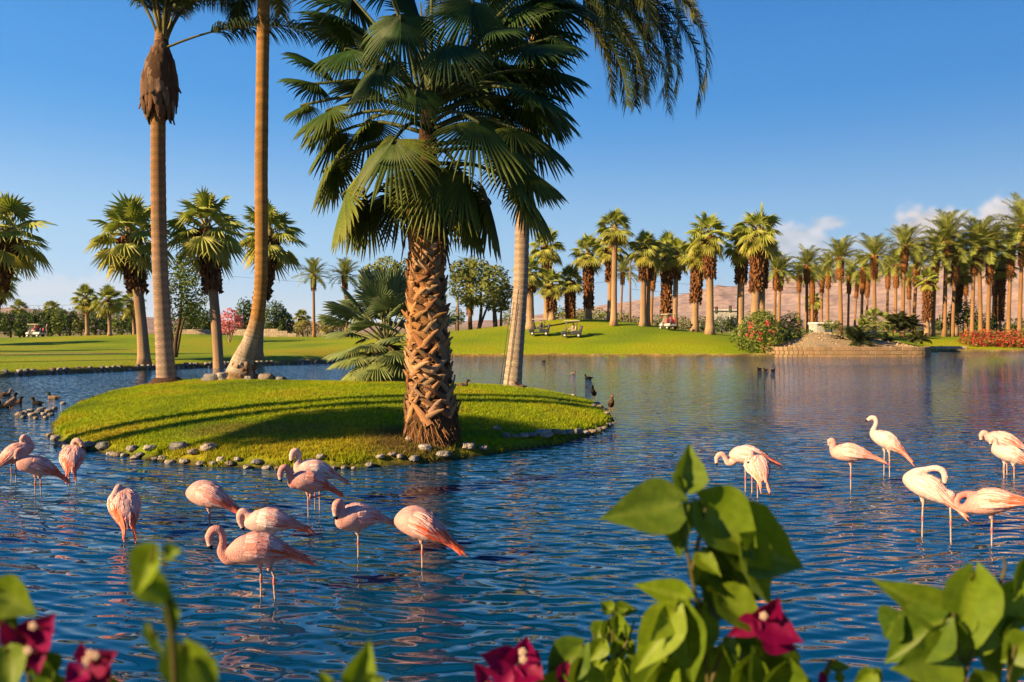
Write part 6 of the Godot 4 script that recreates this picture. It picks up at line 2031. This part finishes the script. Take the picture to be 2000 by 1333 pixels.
func sprays() -> void:
	spray("tall bougainvillea spray with bright heart shaped leaves and one magenta flower", 0.95,
		[[[1395, 1420], [1375, 1260], [1352, 1120], [1334, 1040], [1330, 980], [1338, 930]], [[1375, 1260], [1345, 1190], [1325, 1170]], [[1390, 1340], [1430, 1240], [1480, 1215]], [[1352, 1120], [1372, 1030], [1380, 990]]],
		[[1342, 958, 1352, 866, 80, 0.3, 0.35, 0.01], [1332, 985, 1172, 1012, 118, -0.5, 0.75, -0.01], [1325, 985, 1316, 1100, 105, -0.9, 0.95, 0.03], [1346, 985, 1332, 1072, 48, 0.4, 0.05, -0.02], [1368, 978, 1492, 1098, 140, 0.2, 0.35, -0.01],
		[1408, 1040, 1590, 1108, 165, 0.5, 0.12, 0.02], [1450, 1060, 1518, 1188, 120, 0.6, 0.2, 0.03], [1385, 1075, 1500, 1182, 120, 0.0, 0.95, 0.01], [1372, 1080, 1420, 1172, 100, -0.3, 0.8, 0.03], [1362, 1085, 1412, 1125, 46, 0.3, 0.2, -0.02],
		[1405, 1160, 1508, 1246, 92, 0.4, 0.25, -0.02], [1380, 1150, 1470, 1200, 100, -0.2, 0.9, 0.03], [1348, 1172, 1240, 1142, 62, 0.3, 0.1, 0.0], [1322, 1190, 1238, 1322, 92, -0.3, 0.1, 0.0], [1330, 1190, 1270, 1262, 58, 0.2, 0.12, -0.03],
		[1335, 1185, 1352, 1352, 96, -0.5, 0.6, 0.0], [1372, 1180, 1362, 1350, 88, 0.5, 0.05, -0.01], [1440, 1270, 1600, 1345, 130, 0.1, 0.8, 0.04], [1400, 1270, 1392, 1400, 130, -0.2, 0.7, 0.05], [1470, 1290, 1440, 1400, 90, 0.4, 0.15, 0.0],
		[1310, 1280, 1230, 1390, 110, -0.3, 0.4, 0.03], [1420, 1250, 1440, 1320, 50, 0.6, 0.1, -0.02], [1540, 1300, 1500, 1400, 100, 0.2, 0.6, 0.03], [1336, 955, 1312, 925, 26, -0.4, 0.5, 0.0], [1300, 1300, 1290, 1420, 120, 0.2, 0.5, 0.05], [1480, 1270, 1560, 1420, 150, 0.2, 0.85, 0.06]],
		[[[[1478, 1212, 1574, 1258, 76, 0.5], [1482, 1216, 1424, 1246, 44, -0.4], [1490, 1210, 1525, 1172, 60, 0.2], [1495, 1235, 1560, 1275, 70, 0.1]], [[1494, 1206]]]])
	spray("small leaved bougainvillea twig low beside the tall spray", 1.25,
		[[[1190, 1420], [1195, 1300], [1198, 1230], [1195, 1180]], [[1195, 1300], [1170, 1260], [1160, 1240]], [[1195, 1300], [1225, 1260], [1240, 1215]]],
		[[1196, 1195, 1172, 1178, 32, 0.2, 0.15, 0], [1200, 1192, 1248, 1195, 34, 0.4, 0.5, 0], [1180, 1220, 1160, 1262, 46, -0.3, 0.7, 0], [1190, 1215, 1184, 1268, 40, 0.4, 0.15, 0], [1205, 1205, 1208, 1250, 34, 0.2, 0.2, 0], [1215, 1215, 1222, 1268, 40, -0.4, 0.7, 0], [1180, 1255, 1150, 1300, 44, 0.1, 0.3, 0], [1200, 1258, 1218, 1310, 46, 0.4, 0.2, 0], [1215, 1255, 1245, 1288, 36, 0.3, 0.4, 0], [1175, 1285, 1140, 1350, 54, -0.2, 0.25, 0], [1205, 1295, 1190, 1370, 56, 0.2, 0.15, 0], [1225, 1290, 1250, 1370, 60, 0.3, 0.5, 0], [1160, 1270, 1128, 1290, 30, 0.3, 0.2, 0], [1188, 1240, 1212, 1262, 30, 0.2, 0.3, 0]],
		[])
	spray("bougainvillea twig with a magenta flower and two cream florets at the middle of the bank", 1.0,
		[[[1040, 1440], [1030, 1350], [1010, 1300]], [[1100, 1440], [1120, 1340], [1120, 1290]]],
		[[1140, 1262, 1062, 1345, 90, -0.2, 0.85, 0.02], [1135, 1290, 1128, 1372, 60, 0.4, 0.3, 0], [1090, 1320, 1060, 1400, 80, 0.1, 0.8, 0.03], [1150, 1310, 1170, 1390, 60, 0.2, 0.2, 0]],
		[[[[1000, 1295, 938, 1283, 58, -0.4], [1012, 1300, 1030, 1248, 66, 0.3], [1018, 1305, 1062, 1330, 78, 0.5], [1000, 1305, 975, 1362, 80, -0.2]], [[1021, 1277], [1022, 1292]]], [[[1105, 1300, 1096, 1350, 36, 0.3]], []], [[[950, 1330, 925, 1300, 34, 0.2], [955, 1335, 930, 1370, 40, 0.0]], []]])
	spray("bougainvillea spray with a V of two big leaves at the picture's corner", 0.9,
		[[[1890, 1440], [1886, 1330], [1872, 1240], [1866, 1200]], [[1886, 1330], [1925, 1220], [1965, 1120], [1962, 1090]], [[1960, 1440], [1975, 1330], [1995, 1240]]],
		[[1906, 1118, 1884, 1316, 118, -0.2, 0.35, 0.0], [1986, 1150, 1888, 1318, 108, 0.5, 0.08, -0.02], [1866, 1215, 1716, 1136, 92, -0.2, 0.55, 0.0], [1850, 1212, 1728, 1300, 120, -0.6, 0.8, 0.02], [1868, 1222, 1812, 1280, 90, 0.2, 0.5, 0.03], [1872, 1290, 1752, 1312, 122, 0.1, 0.3, -0.03], [1850, 1310, 1770, 1390, 110, 0.2, 0.3, 0.0], [1915, 1265, 1985, 1345, 110, 0.4, 0.85, 0.03], [1990, 1210, 1950, 1250, 70, 0.3, 0.8, 0.03], [2010, 1095, 1992, 1180, 70, 0.3, 0.4, 0.0], [1985, 1250, 1990, 1360, 90, 0.4, 0.3, 0.0], [1905, 1320, 1925, 1410, 90, 0.1, 0.7, 0.02], [1712, 1318, 1668, 1350, 50, 0.2, 0.3, 0.0], [1700, 1316, 1730, 1345, 44, -0.2, 0.4, 0.0], [1762, 1205, 1722, 1255, 80, -0.9, 0.95, 0.04], [2030, 1255, 1960, 1300, 90, -0.2, 0.6, 0.02]],
		[])
	spray("curled brown bougainvillea bud between the tall spray and the corner", 1.05,
		[[[1625, 1440], [1618, 1340], [1622, 1300], [1640, 1292]]],
		[[1625, 1305, 1668, 1308, 24, 0.2, 0.6, 0], [1618, 1310, 1606, 1340, 18, 0.3, 0.4, 0], [1640, 1318, 1650, 1345, 20, -0.2, 0.7, 0]],
		[[[[1612, 1320, 1602, 1345, 20, 0.2]], []]])
	spray("blurred bougainvillea shoot with a twisted bright leaf close to the lens", 0.52,
		[[[345, 1500], [338, 1330], [332, 1240], [322, 1180]]],
		[[300, 1070, 255, 1168, 78, -0.2, 0.12, 0.0], [262, 1128, 345, 1190, 66, 0.5, 0.1, 0.01], [330, 1175, 334, 1262, 34, 0.3, 0.15, 0.0], [318, 1082, 352, 1076, 40, 0.2, 0.2, 0.0], [288, 1222, 312, 1310, 44, -0.4, 0.9, 0.01], [352, 1262, 372, 1382, 104, 0.2, 0.12, 0.0], [335, 1255, 330, 1330, 52, -0.5, 0.9, 0.02], [380, 1290, 420, 1370, 60, 0.4, 0.35, 0.0]],
		[])
	spray("bougainvillea with two dark magenta flowers low at the shaded corner", 0.72,
		[[[60, 1460], [55, 1350], [40, 1280]], [[150, 1460], [160, 1350], [165, 1310]], [[-10, 1460], [5, 1300], [10, 1180]]],
		[[-20, 1150, 66, 1206, 92, -0.1, 0.25, 0.0], [-20, 1180, 30, 1240, 60, 0.2, 0.9, 0.02], [5, 1270, 12, 1370, 86, 0.2, 0.3, -0.02], [70, 1280, 108, 1330, 66, 0.3, 0.7, 0.02], [60, 1330, 130, 1380, 90, 0.1, 0.95, 0.03], [95, 1318, 60, 1390, 80, -0.2, 0.85, 0.02], [190, 1330, 240, 1400, 60, 0.2, 0.6, 0.02]],
		[[[[48, 1262, -8, 1218, 70, -0.3], [52, 1260, 100, 1204, 76, 0.4], [45, 1270, 42, 1318, 70, 0.1], [62, 1275, 70, 1320, 40, 0.5]], [[60, 1226], [50, 1274]]], [[[165, 1300, 152, 1258, 44, -0.2], [172, 1305, 222, 1278, 56, 0.4], [160, 1312, 120, 1340, 60, -0.3], [172, 1318, 195, 1370, 76, 0.2]], [[172, 1281], [182, 1284], [165, 1294]]]])
	spray("single pointed bougainvillea leaf poking up at the bank's middle", 0.62,
		[[[690, 1480], [700, 1370], [708, 1320]]],
		[[690, 1350, 722, 1256, 72, 0.3, 0.12, 0.0], [708, 1340, 752, 1330, 40, 0.2, 0.6, 0.0], [640, 1350, 622, 1314, 34, 0.1, 0.25, 0.0], [655, 1360, 640, 1400, 60, 0.0, 0.5, 0.0]],
		[])

# ---------------------------------------------------------------- trees beside the camera whose shadows reach the island
func near_bank_trees() -> void:
	var grp := "trees on the near bank, outside the picture, that shade the island"
	for q in [[-24.5, -8.0, 17.5, "tall feather palm on the side bank, its trunk shadow crossing the island"], [-22.5, 0.4, 19.0, "tall feather palm on the side bank, nearest the camera"], [-27.0, -5.2, 21.0, "tallest feather palm standing on the side bank"]]:
		var base := Vector3(q[0], 0, q[1])
		base.y = ground(base.x, base.z) - 0.1
		var root := thing("feather_palm", q[3], "palm tree", base, 0.0, grp)
		var mb := MB.new()
		ringed(mb, curve([Vector3.ZERO, Vector3(0.15, q[2] * 0.5, 0.1), Vector3(0.1, q[2], 0)], 60), 0.34, 0.25, 0.12, Color(0.40, 0.30, 0.24), Color(0.30, 0.165, 0.075), 12)
		part("trunk", mb.mesh(), M.ringed_bark, root)
		crown(root, "feather", Vector3(0.1, q[2], 0), 1.15, 44, M.far_leaf, 0.0, -50.0)
	for q in [[-23.5, -4.8, 10.4, 1.7, "bushy shade tree on the side bank between the palms"]]:
		var base := Vector3(q[0], 0, q[1])
		base.y = ground(base.x, base.z) - 0.1
		var root := thing("shade_tree", q[4], "tree", base, 0.0, grp)
		var mb := MB.new()
		mb.tube(curve([Vector3.ZERO, Vector3(0.1, q[2] * 0.5, 0), Vector3(0, q[2], 0)], 8), [0.2, 0.18, 0.17, 0.16, 0.15, 0.13, 0.1, 0.08, 0.05], 9, [Color(0.16, 0.11, 0.075)])
		part("trunk", mb.mesh(), M.bark, root)
		mb = MB.new()
		for i in 7:
			leaves(mb, Vector3(rr(-0.6, 0.6) * q[3], q[2] + rr(-0.5, 0.4) * q[3], rr(-0.6, 0.6) * q[3]), Vector3.ONE * q[3] * 0.55, 900, 0.11, [Color(0.11, 0.16, 0.025), Color(0.07, 0.11, 0.02)])
		part("foliage", mb.mesh(false), M.leaf, root, "stuff")

func _ready() -> void:
	rng.seed = 20
	var cam := Camera3D.new()
	cam.name = "camera"
	cam.position = Vector3(0, EYE, 0)
	cam.rotation.x = -0.011
	cam.fov = 47.93
	cam.near = 0.05
	cam.far = 9000.0
	var at := CameraAttributesPhysical.new()
	at.frustum_focal_length = 27.0
	at.frustum_focus_distance = 14.0
	at.frustum_near = 0.05
	at.frustum_far = 9000.0
	at.exposure_aperture = 5.0
	cam.attributes = at
	add_child(cam)
	cam.current = true
	var we := WorldEnvironment.new()
	we.name = "world"
	var e := Environment.new()
	e.background_mode = Environment.BG_SKY
	var sm := PanoramaSkyMaterial.new()
	sm.panorama = make_sky()
	var sky := Sky.new()
	sky.sky_material = sm
	e.sky = sky
	e.background_energy_multiplier = 0.265
	e.tonemap_mode = Environment.TONE_MAPPER_LINEAR
	e.tonemap_exposure = 3.1
	e.sdfgi_enabled = true
	e.ssao_enabled = true
	e.ssil_enabled = true
	e.fog_enabled = FOG
	e.fog_density = 0.00004
	e.fog_light_color = Color(0.74, 0.82, 0.95)
	we.environment = e
	add_child(we)
	var sun := DirectionalLight3D.new()
	sun.name = "sun"
	var toward := Vector3(-0.82, 0.42, 0.47).normalized()
	add_child(sun)
	sun.look_at_from_position(toward * 100.0, Vector3.ZERO)
	sun.light_energy = 1.6
	sun.light_color = Color(1.0, 0.86, 0.64)
	sun.light_angular_distance = 0.5
	sun.shadow_enabled = true
	materials()
	var t0 := Time.get_ticks_msec()
	make_ground()
	make_water()
	make_island()
	make_mountains()
	print("setting ", Time.get_ticks_msec() - t0)
	structures()
	far_palms()
	print("palms ", Time.get_ticks_msec() - t0)
	big_fan_palm()
	island_palms()
	print("island palms ", Time.get_ticks_msec() - t0)
	vegetation()
	near_bank_trees()
	print("vegetation ", Time.get_ticks_msec() - t0)
	flamingos()
	print("flamingos ", Time.get_ticks_msec() - t0)
	ducks()
	rocks()
	carts()
	sprays()
	print("all ", Time.get_ticks_msec() - t0)

const FOG := true
